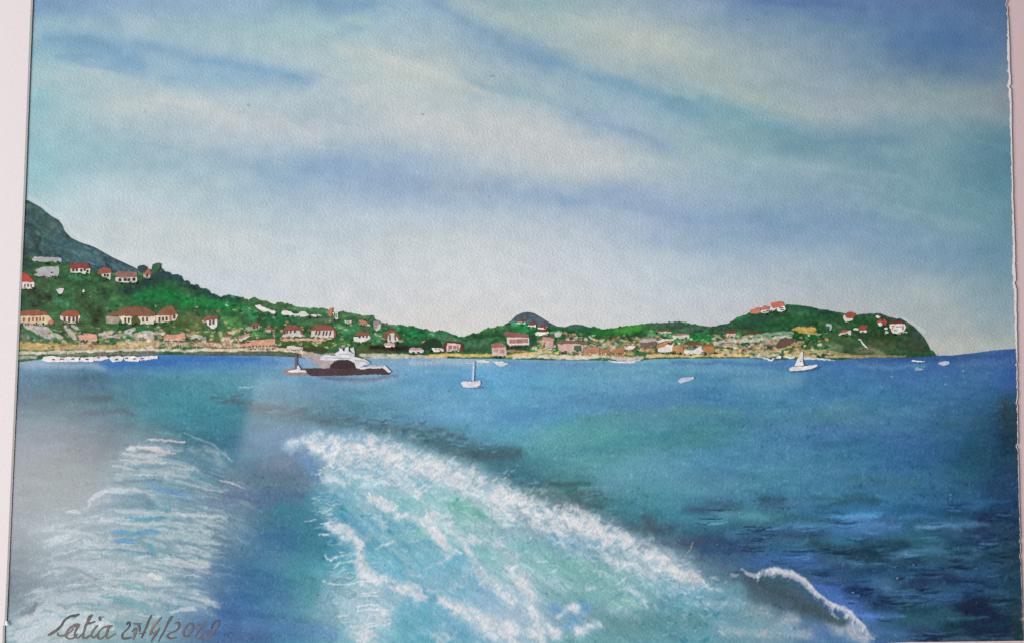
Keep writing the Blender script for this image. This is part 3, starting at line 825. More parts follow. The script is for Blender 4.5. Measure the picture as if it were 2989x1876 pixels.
# blue and green water that shows between the foam
for p, w, c, o in (
        (cA((1480, 640), (1560, 640), (1640, 650)), wA(36, 44, 30), (72, 142, 172), .85),
        (cA((1540, 560), (1620, 560), (1700, 540)), wA(30, 36, 26), (126, 172, 198), .7),
        (cA((1700, 560), (1840, 600), (1950, 610)), wA(44, 50, 44), (164, 196, 204), .8),
        (cA((1880, 560), (1990, 590)), wA(24, 26), (120, 178, 196), .6),
        (cA((2040, 570), (2120, 620)), wA(40, 40), (150, 196, 200), .7),
        (cA((2100, 680), (2190, 690), (2270, 720)), wA(30, 46, 34), (104, 170, 158), .9),
        (cA((2250, 690), (2280, 730)), wA(26, 30), (92, 160, 148), .6),
        (cA((1950, 680), (2060, 690), (2110, 760)), wA(40, 44, 44), (158, 198, 202), .7),
        (cA((1660, 760), (1780, 780), (1960, 770)), wA(36, 44, 30), (92, 156, 188), .8),
        (cA((1760, 870), (1880, 880), (2060, 870)), wA(36, 46, 34), (82, 152, 176), .85),
        (cA((1780, 990), (1940, 1000), (2100, 960), (2160, 920)), wA(36, 46, 50, 40), (92, 164, 194), .8),
        (cA((1830, 1060), (2000, 1080), (2140, 1090)), wA(26, 40, 34), (86, 152, 180), .7),
        (cA((1960, 1180), (2060, 1210), (2150, 1240)), wA(50, 64, 46), (86, 158, 186), .85),
        (cA((2100, 1290), (2280, 1300), (2380, 1320)), wA(26, 26, 18), (80, 146, 180), .8),
        (cA((2180, 960), (2240, 1040), (2330, 1100)), wA(40, 50, 40), (118, 166, 200), .75),
        (cA((1330, 700), (1420, 740), (1460, 830), (1480, 900)), wA(60, 70, 60, 40), (58, 122, 142), .75),
        (cA((1200, 820), (1330, 840)), wA(80, 70), (56, 104, 146), .6),
        (cA((1400, 1000), (1470, 1060), (1440, 1130)), wA(50, 50, 46), (70, 138, 150), .7),
        (cA((1150, 1060), (1280, 1080), (1330, 1150)), wA(70, 80, 60), (66, 108, 150), .5),
        (cA((1180, 1250), (1400, 1260), (1560, 1290)), wA(44, 50, 34), (80, 124, 176), .6),
        (cA((1100, 1290), (1240, 1300)), wA(40, 40), (74, 98, 140), .6),
        (cA((1100, 540), (1280, 570), (1400, 560)), wA(36, 48, 40), (90, 120, 138), .6),
        (cA((1050, 620), (1250, 640), (1400, 640)), wA(30, 36, 28), (84, 108, 146), .6),
        (cA((1250, 490), (1360, 480)), wA(30, 30), (108, 124, 148), .6),
        (cB((60, 900), (180, 930), (300, 950)), wA(56, 66, 50), (122, 176, 176), .8),
        (cB((200, 860), (330, 870)), wA(40, 46), (130, 164, 190), .7),
        (cB((250, 960), (400, 1000), (500, 1040)), wA(40, 50, 40), (116, 170, 166), .7),
        (cB((180, 1000), (260, 1060)), wA(36, 40), (148, 190, 194), .6),
        (cB((340, 1110), (500, 1120), (640, 1120)), wA(34, 42, 34), (112, 168, 166), .75),
        (cB((480, 1140), (580, 1150)), wA(40, 40), (146, 188, 178), .6),
        (cB((200, 1160), (290, 1180), (360, 1160)), wA(26, 36, 26), (100, 148, 196), .8),
        (cB((260, 1250), (300, 1230)), wA(26, 26), (104, 156, 194), .7),
        (cB((620, 1060), (760, 1080), (900, 1110)), wA(40, 50, 50), (120, 168, 178), .7),
        (cB((860, 1100), (1000, 1120), (1080, 1140)), wA(46, 54, 40), (130, 176, 184), .7),
        (cB((480, 1240), (700, 1240), (900, 1230)), wA(50, 60, 50), (92, 142, 140), .85),
        (cB((1000, 1080), (1080, 1060)), wA(40, 34), (108, 158, 166), .6),
        (cB((980, 1240), (1100, 1260), (1300, 1280)), wA(50, 46, 40), (122, 166, 172), .7)):
    s(p, w, c, o, .6, (44, 22))
X, Y = sea.WX, sea.WY
fu, fv = X * .80 + Y * .60, -X * .60 + Y * .80                    # along and across the wake
lace = .45 * fbm(fu / 60, fv / 26, 301, 3) + .35 * fbm(X / 17, Y / 14, 305, 3) + .2 * fbm(X / 6, Y / 5.5, 309, 2)
lace = np.clip((lace - .3) / .4, 0, 1)
K = np.zeros(X.shape, np.float32)
sheet = np.zeros(X.shape, np.float32)                        # the whole of the churned water is a pale sheet
sea.cover(sheet, cA((1560, 560), (1800, 720), (1950, 900), (2000, 1100), (1990, 1300)), wA(90, 220, 330, 400, 430), .5)
sea.cover(sheet, cA((1900, 560), (2200, 760), (2500, 960), (2800, 1100), (3100, 1200)), wA(150, 240, 300, 270, 200), .55)
sh = (.16 * sstep(.05, .5, sheet) * (.6 + .8 * (fbm(fu / 80, fv / 30, 351, 3) - .2)))[..., None]
sea.C = sea.C * (1 - np.clip(sh, 0, .75)) + np.array([132.0, 176.0, 186.0]) * np.clip(sh, 0, .75)
for p, w, val in (
        (cA((1600, 600), (1850, 800), (2000, 1000), (2100, 1250)), wA(140, 260, 330, 330), .5),
        (cA((2250, 760), (2500, 900), (2800, 1050), (3000, 1120)), wA(160, 200, 190, 130), .5),
        (cA((1350, 400), (1420, 385), (1500, 380)), wA(34, 44, 50), .8),
        (cA((1500, 420), (1620, 440), (1750, 440), (1850, 450), (1980, 490), (2100, 530), (2230, 590), (2330, 650), (2420, 710)), wA(60, 84, 88, 86, 84, 80, 84, 92, 100), 1.08),
        (cB((0, 690), (100, 715), (200, 745), (330, 770), (430, 815), (540, 860), (640, 910), (760, 970), (840, 1020), (900, 1045)), wA(100, 100, 92, 84, 74, 66, 68, 72, 54, 30), 1.02),
        (cA((1520, 480), (1560, 540), (1620, 600)), wA(36, 40, 30), .75),
        (cA((1640, 560), (1760, 560), (1900, 570)), wA(60, 66, 60), .8),
        (cA((1740, 650), (1800, 670), (1850, 690)), wA(30, 44, 30), .95),
        (cA((1880, 600), (1960, 630)), wA(40, 44), .8),
        (cA((1860, 720), (1950, 740), (2020, 790), (2070, 840), (2100, 900)), wA(30, 46, 46, 40, 30), 1.0),
        (cA((2000, 700), (2100, 770), (2170, 850)), wA(40, 52, 44), .78),
        (cA((1540, 780), (1620, 810), (1680, 860), (1690, 940), (1720, 1000), (1800, 1040)), wA(24, 44, 46, 44, 48, 50), .95),
        (cA((1700, 1060), (1760, 1120), (1760, 1200), (1720, 1300)), wA(70, 110, 110, 100), .82),
        (cA((1830, 1060), (1900, 1070), (1960, 1090), (1950, 1150)), wA(30, 40, 40, 26), .95),
        (cA((2010, 1080), (2070, 1085)), wA(14, 16), .9),
        (cA((2080, 1120), (2160, 1170), (2240, 1200), (2300, 1250), (2400, 1290)), wA(34, 48, 52, 64, 70), 1.08),
        (cA((2180, 880), (2230, 950), (2310, 1050), (2400, 1130)), wA(22, 34, 46, 56), .95),
        (cA((2200, 830), (2320, 860), (2420, 960)), wA(40, 56, 60), .78),
        (cA((2100, 930), (2130, 900)), wA(14, 16), .95),
        (cA((1850, 850), (1760, 890)), wA(10, 8), .9),
        (cA((2120, 920), (1990, 985)), wA(8, 6), .8),
        (cB((0, 980), (60, 1060), (100, 1140), (120, 1240), (100, 1300)), wA(50, 64, 66, 70, 70), 1.05),
        (cB((60, 1000), (150, 1020), (240, 1030)), wA(30, 40, 30), .8),
        (cB((230, 1200), (260, 1170), (310, 1160)), wA(12, 26, 26), 1.0),
        (cB((180, 1240), (210, 1290)), wA(30, 40), .98),
        (cB((320, 1260), (400, 1250)), wA(44, 36), .8),
        (cB((250, 1060), (280, 1056)), wA(18, 20), .95), (cB((360, 1060), (400, 1066)), wA(20, 22), .95), (cB((540, 1070), (590, 1090), (620, 1130)), wA(18, 22, 18), .85),
        (cB((440, 1080), (480, 1085)), wA(20, 20), .8),
        (cB((350, 920), (480, 950), (620, 990), (700, 1010)), wA(46, 56, 60, 50), .78),
        (cB((0, 820), (140, 820), (280, 830)), wA(40, 44, 40), .75),
        (cB((480, 1170), (600, 1190)), wA(44, 40), .62),
        (cB((680, 1060), (800, 1080)), wA(36, 36), .6),
        (cB((900, 1140), (1050, 1150)), wA(36, 36), .66), (cB((1120, 1170), (1200, 1180)), wA(46, 46), .85), (cB((1250, 1240), (1330, 1210)), wA(34, 40), .85),
        (cB((1000, 1270), (1200, 1285), (1400, 1280)), wA(26, 30, 26), .75), (cB((1500, 1230), (1580, 1270), (1660, 1300)), wA(40, 54, 44), .9)):
    sea.cover(K, p, w, val)
grey = sstep(1850, 2150, X)
K *= .98 * (1 - .38 * np.exp(-((fu - 2270) / 330) ** 2 - ((fv - 330) / 75) ** 2))
w_ = (.36 * sstep(.25, .95, K))[..., None]                       # pale wash first, then the lace of foam on it
sea.C = sea.C * (1 - w_) + np.stack([150 - 10 * grey, 184 - 14 * grey, 197 - 20 * grey], -1) * w_
lace2 = np.clip((.6 * fbm(fu / 120, fv / 34, 361, 4) + .4 * fbm(X / 30, Y / 20, 365, 3) - .3) / .4, 0, 1)
m2 = (.4 * sstep(-.05, .95, K * 1.15 - lace2 * .9))[..., None]
thin = np.stack([164 - 10 * grey, 190 - 18 * grey, 201 - 26 * grey], -1)
full = np.stack([212 - 42 * grey, 211 - 36 * grey, 215 - 35 * grey], -1)
sea.C = sea.C * (1 - m2) + thin * m2
m = (.86 * sstep(0.0, .8, K - lace * .95))[..., None]
core = sstep(.2, .85, K - lace * .75)[..., None]
fo = thin * (1 - core) + full * core + ((fbm(X / 9, Y / 8, 315, 2) - .5) * 30)[..., None]
sea.C = sea.C * (1 - m) + fo * m
st3 = fbm(fu / 70, fv / 7, 371, 3)                                # brush streaks along the wake
sea.C += ((st3 - .5) * 30 * sstep(.1, .5, sheet))[..., None] * np.array([1.1, .9, .7])
# feathered strokes that comb the foam
for i in range(120):
    t = rs.rand()
    x, y = 915 + 560 * t + rs.uniform(-20, 20), 1290 + 105 * t + rs.uniform(-16, 90)
    L, a = rs.uniform(14, 46), rs.uniform(-.8, -.15)
    wd = rs.uniform(1.2, 3.4)
    bz([(x, y), (x + L * .5 * math.cos(a), y + L * .5 * math.sin(a) + 3), (x + L * math.cos(a), y + L * math.sin(a))], [.8, wd, .7], (218, 213, 214) if rs.rand() < .62 else (128, 164, 186), rs.uniform(.35, .8), .5, .4, (16, 5))
rim = cA((1560, 360), (1640, 355), (1760, 355), (1870, 375), (1990, 420), (2100, 455), (2230, 515), (2330, 565), (2420, 620)) + cB((40, 610), (120, 630), (210, 670), (340, 700), (430, 755), (560, 810), (680, 880), (800, 950))
for i in range(130):                                   # ragged spray over the upper rim
    k = rs.uniform(0, len(rim) - 1.01)
    j = int(k); f = k - j
    x = rim[j][0] * (1 - f) + rim[j + 1][0] * f + rs.uniform(-10, 10)
    y = rim[j][1] * (1 - f) + rim[j + 1][1] * f + rs.uniform(2, 24)
    L, a = rs.uniform(6, 22), rs.uniform(-.9, .7)
    g_ = sstep(1800, 2050, x)
    bz([(x, y + 6), (x + L * .6 * math.cos(a), y + L * .6 * math.sin(a)), (x + L * math.cos(a), y + L * math.sin(a))], [rs.uniform(3, 8), rs.uniform(2, 4.5), .8], (204 - 36 * g_, 203 - 30 * g_, 207 - 28 * g_), rs.uniform(.3, .75), .6, .7, (12, 6))
for i in range(900):                                   # thick flecks
    x = rs.uniform(880, 2120)
    lo = np.interp(x, [880, 1200, 1500, 1800, 2100], [1280, 1300, 1430, 1560, 1690])
    y = lo + abs(rs.normal()) * 130
    if y > 1880 or (x < 990 and y > 1440):
        continue
    base = sea.sample(np.array([x]), np.array([y]))[0]
    br = base.mean()
    up = rs.rand() < (.7 if br > 150 else .4)
    c = np.clip(base + (np.array([34, 24, 22]) if up else np.array([-34, -18, -10])), 0, 222)
    L, a = rs.uniform(3, 24), rs.uniform(-.7, 1.0)
    bz([(x, y), (x + L * math.cos(a), y + L * math.sin(a))], rs.uniform(1.6, 7.5), c, rs.uniform(.35, .85), .5, .6, (10, 6))
for p in ([(920, 1515), (890, 1522)], [(965, 1520), (935, 1530)], [(960, 1560), (930, 1562)], [(945, 1620), (965, 1632), (985, 1626)], [(1030, 1632), (985, 1645), (975, 1655)], [(950, 1695), (975, 1705), (1090, 1692)],
          [(1060, 1740), (1105, 1740)], [(1060, 1732), (1100, 1730)], [(1045, 1770), (1110, 1765)], [(1045, 1780), (1105, 1778)], [(1070, 1826), (1100, 1824)], [(1068, 1818), (1095, 1816)], [(1120, 1822), (1140, 1818)]):
    bz(p, 2.6, (222, 224, 226), .8, .5, .5, (10, 4))
bz([(950, 1312), (965, 1296)], [9, 7], (136, 168, 198), .85, .4, .3)
s([(880, 1340), (912, 1372), (925, 1400)], [16, 18, 12], (92, 134, 178), .8)
for i in range(110):                                   # feathery fringe down the near side of the wake
    y = rs.uniform(1370, 1850)
    x = np.interp(y, [1370, 1500, 1620, 1720, 1850], [935, 935, 985, 985, 1010]) + rs.uniform(-34, 30)
    L, a = rs.uniform(14, 52), rs.uniform(-.5, .12)
    bz([(x, y), (x + L * .5, y + L * .5 * a + 2), (x + L, y + L * a)], [.8, rs.uniform(1.4, 4.6), 1.2], (204, 212, 216) if rs.rand() < .6 else (142, 182, 196), rs.uniform(.3, .75), .6, .6, (18, 5))
# glassy backwash outlines, where a puddle of paint dried
for p in ([(985, 1690), (1000, 1680), (1030, 1675), (1038, 1682), (1020, 1690), (1005, 1685)],
          [(975, 1712), (1010, 1705), (1030, 1722), (1042, 1735), (1022, 1742), (1000, 1732), (980, 1725)],
          [(925, 1765), (950, 1755), (965, 1730), (975, 1740), (965, 1750), (985, 1775), (992, 1785), (980, 1790), (1000, 1820), (1010, 1830), (990, 1838), (960, 1825), (930, 1810), (900, 1790), (930, 1785)]):
    sea.poly(p, (112, 154, 168), .4, 2.5, 3)
    bz(p + p[:1], 1.6, (84, 126, 142), .6, .5, .2)
# ------------- left arm of the wake: arched streaks of foam
xc = 395.0
arch = Y - 0.0006 * (X - xc) ** 2 - .02 * (X - xc)
st = .5 * fbm(X / 90, arch / 8.5, 331, 3) + .3 * fbm(X / 40, arch / 4.5, 335, 2) + .2 * fbm(X / 12, Y / 8, 339, 2)
st = np.clip((st - .33) / .34, 0, 1)
K2 = np.zeros(X.shape, np.float32)
for p, w, val in (
        (cA((640, 420), (760, 430)), wA(90, 90), .62), (cA((600, 480), (720, 500), (860, 520)), wA(90, 100, 90), .6), (cA((900, 420), (1010, 470), (1060, 520)), wA(40, 44, 40), .5),
        (cA((560, 620), (760, 620), (980, 600)), wA(110, 120, 80), .52), (cA((840, 560), (960, 610), (1060, 620)), wA(60, 70, 50), .62),
        (cA((480, 780), (700, 760), (940, 760)), wA(130, 140, 130), .66), (cA((860, 820), (960, 840)), wA(130, 110), .85), (cA((300, 850), (440, 860)), wA(120, 130), .7),
        (cA((260, 1000), (460, 980), (700, 980)), wA(110, 150, 140), .85), (cA((800, 960), (960, 960)), wA(90, 60), .9), (cA((200, 1130), (420, 1110), (640, 1100)), wA(110, 140, 130), .86),
        (cA((720, 1060), (860, 1080), (960, 1130)), wA(90, 90, 60), .8), (cA((120, 1210), (260, 1220), (380, 1220)), wA(80, 90, 80), 1.05), (cA((60, 1300), (200, 1300), (340, 1310)), wA(60, 80, 70), 1.0),
        (cA((440, 1240), (560, 1250), (660, 1200)), wA(70, 70, 60), .6),
        (cA((1000, 560), (1100, 640), (1120, 760), (1060, 900), (1000, 1060)), wA(90, 110, 110, 110, 100), .42)):
    sea.cover(K2, p, w, val)
K2 *= .86
w_ = (.4 * sstep(.05, .6, K2))[..., None]
sea.C = sea.C * (1 - w_) + np.array([138.0, 158.0, 167.0]) * w_
m = sstep(0, .8, K2 - st * .8)
core = sstep(.2, .7, K2 - st * .6)[..., None]
fo = np.array([156., 176, 184]) * (1 - core) + np.array([186., 196, 201]) * core + ((fbm(X / 10, Y / 7, 343, 2) - .5) * 22)[..., None]
sea.C = sea.C * (1 - .8 * m[..., None]) + fo * (.8 * m[..., None])
for p, w, c, o in (
        ([(430, 1283), (480, 1284), (540, 1290)], [2, 5, 3], (192, 188, 188), .9),
        ([(370, 1310), (430, 1308), (500, 1318)], [5, 11, 8], (196, 190, 192), .9),
        ([(355, 1325), (420, 1328), (515, 1322)], [5, 8, 5], (180, 178, 184), .8),
        ([(350, 1345), (420, 1342), (480, 1352)], [4, 8, 3], (176, 176, 178), .8),
        ([(325, 1360), (370, 1366), (400, 1372)], [3, 8, 3], (170, 174, 178), .75),
        ([(400, 1370), (470, 1372), (540, 1365)], [6, 12, 5], (158, 170, 178), .6),
        ([(340, 1385), (420, 1380), (500, 1390)], [8, 8, 5], (150, 164, 166), .5),
        ([(530, 1358), (560, 1362), (580, 1372)], [4, 8, 4], (168, 182, 186), .7),
        ([(540, 1262), (620, 1300), (680, 1345)], [3, 5, 4], (150, 172, 182), .6),
        ([(600, 1305), (640, 1325)], [10, 8], (150, 166, 176), .5),
        ([(480, 1390), (560, 1415), (650, 1430)], [3, 6, 4], (170, 188, 192), .7),
        ([(500, 1382), (590, 1402), (640, 1420)], [3, 5, 3], (164, 186, 190), .6),
        ([(640, 1395), (690, 1412), (715, 1425)], [2, 4, 2], (196, 196, 194), .8),
        ([(265, 1455), (290, 1442), (340, 1425), (400, 1428), (450, 1445)], [12, 10, 8, 7, 4], (176, 178, 188), .75),
        ([(260, 1470), (262, 1455)], [10, 9], (178, 174, 184), .7),
        ([(200, 1495), (230, 1492)], [9, 8], (176, 184, 192), .7),
        ([(340, 1490), (430, 1498), (520, 1500), (620, 1510)], [6, 10, 9, 5], (172, 188, 194), .7),
        ([(520, 1498), (590, 1505), (660, 1515)], [4, 7, 4], (184, 192, 196), .7),
        ([(340, 1522), (420, 1528), (470, 1524)], [6, 8, 6], (186, 190, 196), .75),
        ([(170, 1548), (220, 1552), (300, 1570)], [8, 10, 8], (172, 182, 186), .6),
        ([(250, 1580), (320, 1590), (420, 1612)], [12, 18, 10], (176, 186, 190), .6),
        ([(420, 1575), (460, 1590), (480, 1600)], [8, 12, 6], (170, 194, 198), .6),
        ([(480, 1550), (560, 1560), (620, 1580)], [16, 20, 14], (152, 178, 184), .6),
        ([(500, 1620), (540, 1635), (610, 1645)], [6, 10, 10], (180, 186, 192), .8),
        ([(490, 1640), (560, 1650), (615, 1648)], [5, 6, 5], (176, 178, 186), .7),
        ([(150, 1640), (230, 1650), (330, 1660)], [12, 20, 16], (172, 184, 192), .6),
        ([(430, 1675), (470, 1686)], [8, 7], (214, 214, 210), .85),
        ([(200, 1706), (240, 1702)], [3, 3], (204, 212, 216), .8),
        ([(300, 1712), (400, 1725), (460, 1738)], [3, 4, 3], (190, 206, 208), .8),
        ([(110, 1720), (180, 1740), (280, 1745)], [14, 24, 20], (178, 190, 198), .6),
        ([(400, 1730), (520, 1755), (600, 1770)], [10, 14, 8], (160, 184, 194), .6),
        ([(500, 1785), (560, 1775), (570, 1780)], [6, 9, 5], (190, 198, 204), .8),
        ([(560, 1745), (620, 1760), (640, 1768)], [6, 8, 4], (172, 186, 194), .7),
        ([(60, 1810), (100, 1790), (130, 1768), (180, 1775)], [12, 14, 12, 12], (192, 202, 206), .75),
        ([(60, 1850), (140, 1830), (240, 1820), (320, 1830)], [26, 36, 36, 20], (190, 202, 206), .7),
        ([(120, 1800), (220, 1790), (330, 1800)], [16, 22, 14], (180, 198, 204), .6)):
    bz(p, w, c, o, .5, .65, (34, 8))
for p, w, c, o in (
        ([(330, 1405), (420, 1400), (470, 1402)], [5, 8, 4], (72, 104, 120), .6),
        ([(400, 1310), (440, 1318)], [4, 4], (92, 112, 124), .5),
        ([(420, 1400), (460, 1420), (540, 1445)], [10, 14, 10], (96, 140, 182), .7),
        ([(330, 1450), (400, 1448), (440, 1470)], [10, 16, 12], (88, 120, 144), .7),
        ([(290, 1480), (370, 1470), (450, 1478)], [8, 14, 10], (86, 126, 142), .7),
        ([(450, 1480), (500, 1485)], [8, 8], (92, 154, 172), .6),
        ([(370, 1510), (420, 1515), (480, 1510)], [6, 9, 6], (78, 146, 168), .8),
        ([(330, 1550), (400, 1555), (460, 1550)], [8, 14, 8], (82, 146, 182), .8),
        ([(340, 1575), (370, 1580), (400, 1575)], [8, 12, 8], (78, 138, 186), .7),
        ([(300, 1600), (360, 1605), (440, 1620)], [5, 6, 6], (84, 132, 168), .7),
        ([(430, 1590), (450, 1620)], [8, 8], (84, 160, 180), .6),
        ([(160, 1655), (220, 1662), (280, 1685)], [8, 8, 5], (132, 142, 160), .6),
        ([(360, 1705), (420, 1715)], [9, 8], (110, 168, 176), .7),
        ([(230, 1760), (280, 1765), (330, 1770)], [4, 6, 5], (110, 162, 172), .7),
        ([(300, 1740), (400, 1760), (440, 1790)], [14, 24, 16], (106, 156, 168), .7),
        ([(170, 1795), (220, 1800)], [4, 4], (116, 166, 168), .8),
        ([(340, 1820), (420, 1830)], [14, 14], (112, 156, 170), .6),
        ([(490, 1618), (530, 1628), (580, 1642)], [1.5, 2, 1.5], (90, 112, 128), .8),
        ([(600, 1400), (640, 1405)], [12, 10], (86, 142, 156), .5),
        ([(560, 1390), (600, 1396)], [14, 12], (88, 148, 158), .5),
        ([(650, 1440), (720, 1450), (800, 1470)], [8, 10, 8], (88, 108, 142), .6),
        ([(60, 1790), (90, 1780), (110, 1760)], [10, 12, 8], (112, 122, 138), .6)):
    bz(p, w, c, o, .6, .5, (30, 9))
for i in range(260):
    y = rs.uniform(1285, 1870)
    xl, xr = np.interp(y, [1280, 1450, 1600, 1870], [360, 250, 150, 60]), np.interp(y, [1280, 1450, 1600, 1870], [560, 700, 640, 600])
    x = rs.uniform(xl, xr)
    L = rs.uniform(10, 60)
    base = sea.sample(np.array([x]), np.array([y]))[0]
    c = np.clip(base + rs.choice([-24, -14, 18, 30, 40]), 0, 220)
    sl = np.interp(x, [100, 400, 700], [-.02, .08, .22])
    bz([(x, y), (x + L * .5, y + L * .5 * sl + rs.uniform(-2, 2)), (x + L, y + L * sl)], [1, rs.uniform(1.5, 5), 1], c, rs.uniform(.35, .8), .5, .6, (26, 5))
for i in range(120):                                   # fine ripples between the two arms
    x, y = rs.uniform(640, 930), rs.uniform(1400, 1870)
    L = rs.uniform(14, 60)
    base = sea.sample(np.array([x]), np.array([y]))[0]
    c = np.clip(base + rs.choice([-16, -10, 12, 20]), 0, 220)
    bz([(x, y), (x + L, y + L * .08)], [1, rs.uniform(1.5, 5)], c, rs.uniform(.3, .6), .6, .6, (30, 5))
# ------------- dark choppy water in the corner
for p, w, c, o in (
        ([(2060, 1600), (2150, 1590), (2260, 1560), (2400, 1560)], [20, 30, 26, 18], (54, 80, 110), .65),
        ([(2200, 1640), (2300, 1630), (2380, 1640)], [20, 24, 18], (70, 108, 160), .6),
        ([(2230, 1470), (2280, 1470)], [18, 14], (60, 84, 98), .7),
        ([(2110, 1500), (2190, 1500), (2280, 1510)], [16, 20, 14], (84, 138, 142), .6),
        ([(2130, 1565), (2200, 1545), (2330, 1535)], [10, 12, 8], (86, 138, 176), .5),
        ([(2380, 1490), (2440, 1485), (2500, 1480)], [12, 18, 10], (56, 112, 136), .7),
        ([(2430, 1540), (2540, 1535), (2620, 1540)], [20, 30, 18], (86, 134, 178), .5),
        ([(2490, 1520), (2560, 1525), (2620, 1525)], [10, 16, 10], (70, 98, 130), .6),
        ([(2370, 1585), (2420, 1600), (2460, 1610)], [18, 24, 12], (44, 76, 90), .8),
        ([(2520, 1590), (2590, 1600), (2660, 1590)], [20, 26, 18], (40, 72, 90), .75),
        ([(2480, 1640), (2560, 1642), (2640, 1625)], [10, 14, 10], (86, 134, 170), .6),
        ([(2600, 1620), (2720, 1600), (2760, 1605)], [8, 12, 8], (92, 142, 170), .5),
        ([(2680, 1540), (2760, 1530), (2800, 1540)], [10, 14, 10], (102, 142, 172), .6),
        ([(2460, 1680), (2580, 1660), (2700, 1670)], [18, 22, 18], (34, 62, 90), .8),
        ([(2400, 1670), (2460, 1690)], [18, 20], (66, 96, 132), .5),
        ([(2560, 1700), (2590, 1710)], [20, 18], (82, 128, 156), .7),
        ([(2480, 1720), (2550, 1750), (2600, 1770)], [24, 34, 22], (30, 50, 80), .8),
        ([(2660, 1700), (2740, 1690), (2800, 1690)], [16, 22, 16], (38, 54, 82), .75),
        ([(2640, 1735), (2740, 1745), (2800, 1740)], [12, 20, 12], (70, 112, 160), .7),
        ([(2380, 1700), (2430, 1740), (2480, 1780), (2540, 1800)], [16, 26, 26, 16], (80, 118, 178), .8),
        ([(2830, 1560), (2860, 1530), (2880, 1510)], [26, 28, 18], (36, 50, 76), .75),
        ([(2780, 1500), (2820, 1530)], [22, 26], (40, 72, 90), .75),
        ([(2860, 1580), (2900, 1560)], [22, 20], (34, 54, 84), .75),
        ([(2840, 1600), (2870, 1590)], [10, 8], (82, 120, 152), .5),
        ([(2740, 1620), (2820, 1625), (2860, 1615)], [6, 8, 6], (84, 116, 146), .6),
        ([(2820, 1780), (2880, 1790), (2920, 1820)], [34, 52, 40], (22, 36, 56), .9),
        ([(2850, 1840), (2920, 1840)], [26, 30], (24, 40, 58), .85),
        ([(2900, 1760), (2930, 1760)], [16, 14], (56, 92, 116), .5),
        ([(2600, 1800), (2700, 1810), (2780, 1800)], [26, 30, 22], (48, 92, 104), .6),
        ([(2650, 1845), (2720, 1850)], [16, 16], (48, 62, 90), .6),
        ([(2560, 1840), (2620, 1850), (2660, 1860)], [14, 18, 12], (72, 116, 152), .6),
        ([(2740, 1862), (2860, 1862), (2960, 1862)], [6, 6, 5], (62, 88, 104), .7)):
    s(p, w, c, o, .6, (44, 14))
for i in range(150):                                   # groups of little curved wave marks
    x0, y0 = rs.uniform(2030, 2900), rs.uniform(1470, 1860)
    if y0 > 1590 + (x0 - 2150) * .55 and x0 < 2560:
        continue
    L0 = rs.uniform(26, 110)
    for q in range(rs.randint(1, 5)):
        x, y, L = x0 + rs.uniform(-16, 16), y0 + q * rs.uniform(5, 9), L0 * rs.uniform(.5, 1.1)
        base = sea.sample(np.array([min(x, 2950)]), np.array([y]))[0]
        dk = rs.rand() < .6
        c = np.clip(base * np.array([.38, .46, .55]) if dk else base + np.array([26, 36, 42]), 0, 220)
        sag = rs.uniform(0.5, 7) * L / 70
        sea.brush([(x, y), (x + L * .5, y + sag), (x + L, y + rs.uniform(-5, 3))], [1.0, rs.uniform(1.6, 4.6), 1.0], c, rs.uniform(.4, .85), .5, .3, (30, 5), None, False)
for i in range(110):                                   # broader soft swells
    x, y = rs.uniform(2050, 2930), rs.uniform(1440, 1850)
    if y > 1600 + (x - 2150) * .55 and x < 2560:
        continue
    L = rs.uniform(60, 160)
    base = sea.sample(np.array([x]), np.array([y]))[0]
    c = np.clip(base * rs.choice([.75, .82, 1.18, 1.28]), 0, 220)
    s([(x, y), (x + L * .5, y + rs.uniform(-6, 6)), (x + L, y + rs.uniform(-8, 8))], [4, rs.uniform(6, 16), 4], c, .5, .6, (50, 14))
# the small wave that breaks in front of the corner
s([(2180, 1690), (2270, 1730), (2380, 1780), (2460, 1810)], [18, 34, 34, 20], (68, 88, 94), .9, .4, (40, 18))
s([(2230, 1710), (2330, 1760), (2420, 1800)], [16, 24, 18], (62, 80, 84), .7, .4, (40, 18))
s([(2190, 1700), (2300, 1760)], [10, 10], (84, 104, 116), .5)
crest = [(2165, 1662), (2200, 1678), (2240, 1668), (2290, 1668), (2335, 1690), (2370, 1725), (2400, 1750), (2430, 1765), (2465, 1778), (2490, 1800), (2520, 1830), (2545, 1860)]
cw = [4, 9, 15, 21, 18, 14, 11, 10, 9, 10, 10, 8]
bz(crest, cw, (176, 180, 188), .85, .6, .7, (10, 12), 1.1)
bz([(x + 2, y - 4) for x, y in crest[2:11]], [w * .6 for w in cw[2:11]], (204, 202, 208), .75, .6, .7, (9, 8), 1.0)
for i in range(70):
    k = rs.uniform(1, 10.5); j = int(k); f = k - j
    x = crest[j][0] * (1 - f) + crest[j + 1][0] * f + rs.normal() * 3
    y = crest[j][1] * (1 - f) + crest[j + 1][1] * f + rs.uniform(-cw[j], cw[j] * .8)
    bz([(x, y), (x - rs.uniform(2, 7), y + rs.uniform(6, 16))], [2.4, .8], (214, 210, 214) if rs.rand() < .7 else (150, 166, 184), rs.uniform(.4, .9), .5, .3)
bz([(2135, 1678), (2152, 1680)], [5, 5], (160, 164, 172), .8, .4, .4)
bz([(2430, 1790), (2445, 1802)], [6, 4], (158, 172, 180), .8, .4, .3)
L_ = sea.C.mean(-1, keepdims=True)
sea.C = L_ + (sea.C - L_) * .91                          # the paints are a little greyed
rt = (sstep(1600, 2100, sea.GX) * sstep(1180, 1290, sea.GY) * sstep(200, 150, sea.C.mean(-1)))[..., None]
sea.C -= rt * np.array([9.0, 8.0, -1.0])
sea.C[..., 2] -= 10 * sstep(1450, 1800, sea.GX) * sstep(1500, 1420, sea.GY) * sstep(2960, 2800, sea.GX) * sstep(60, 120, sea.C[..., 2])
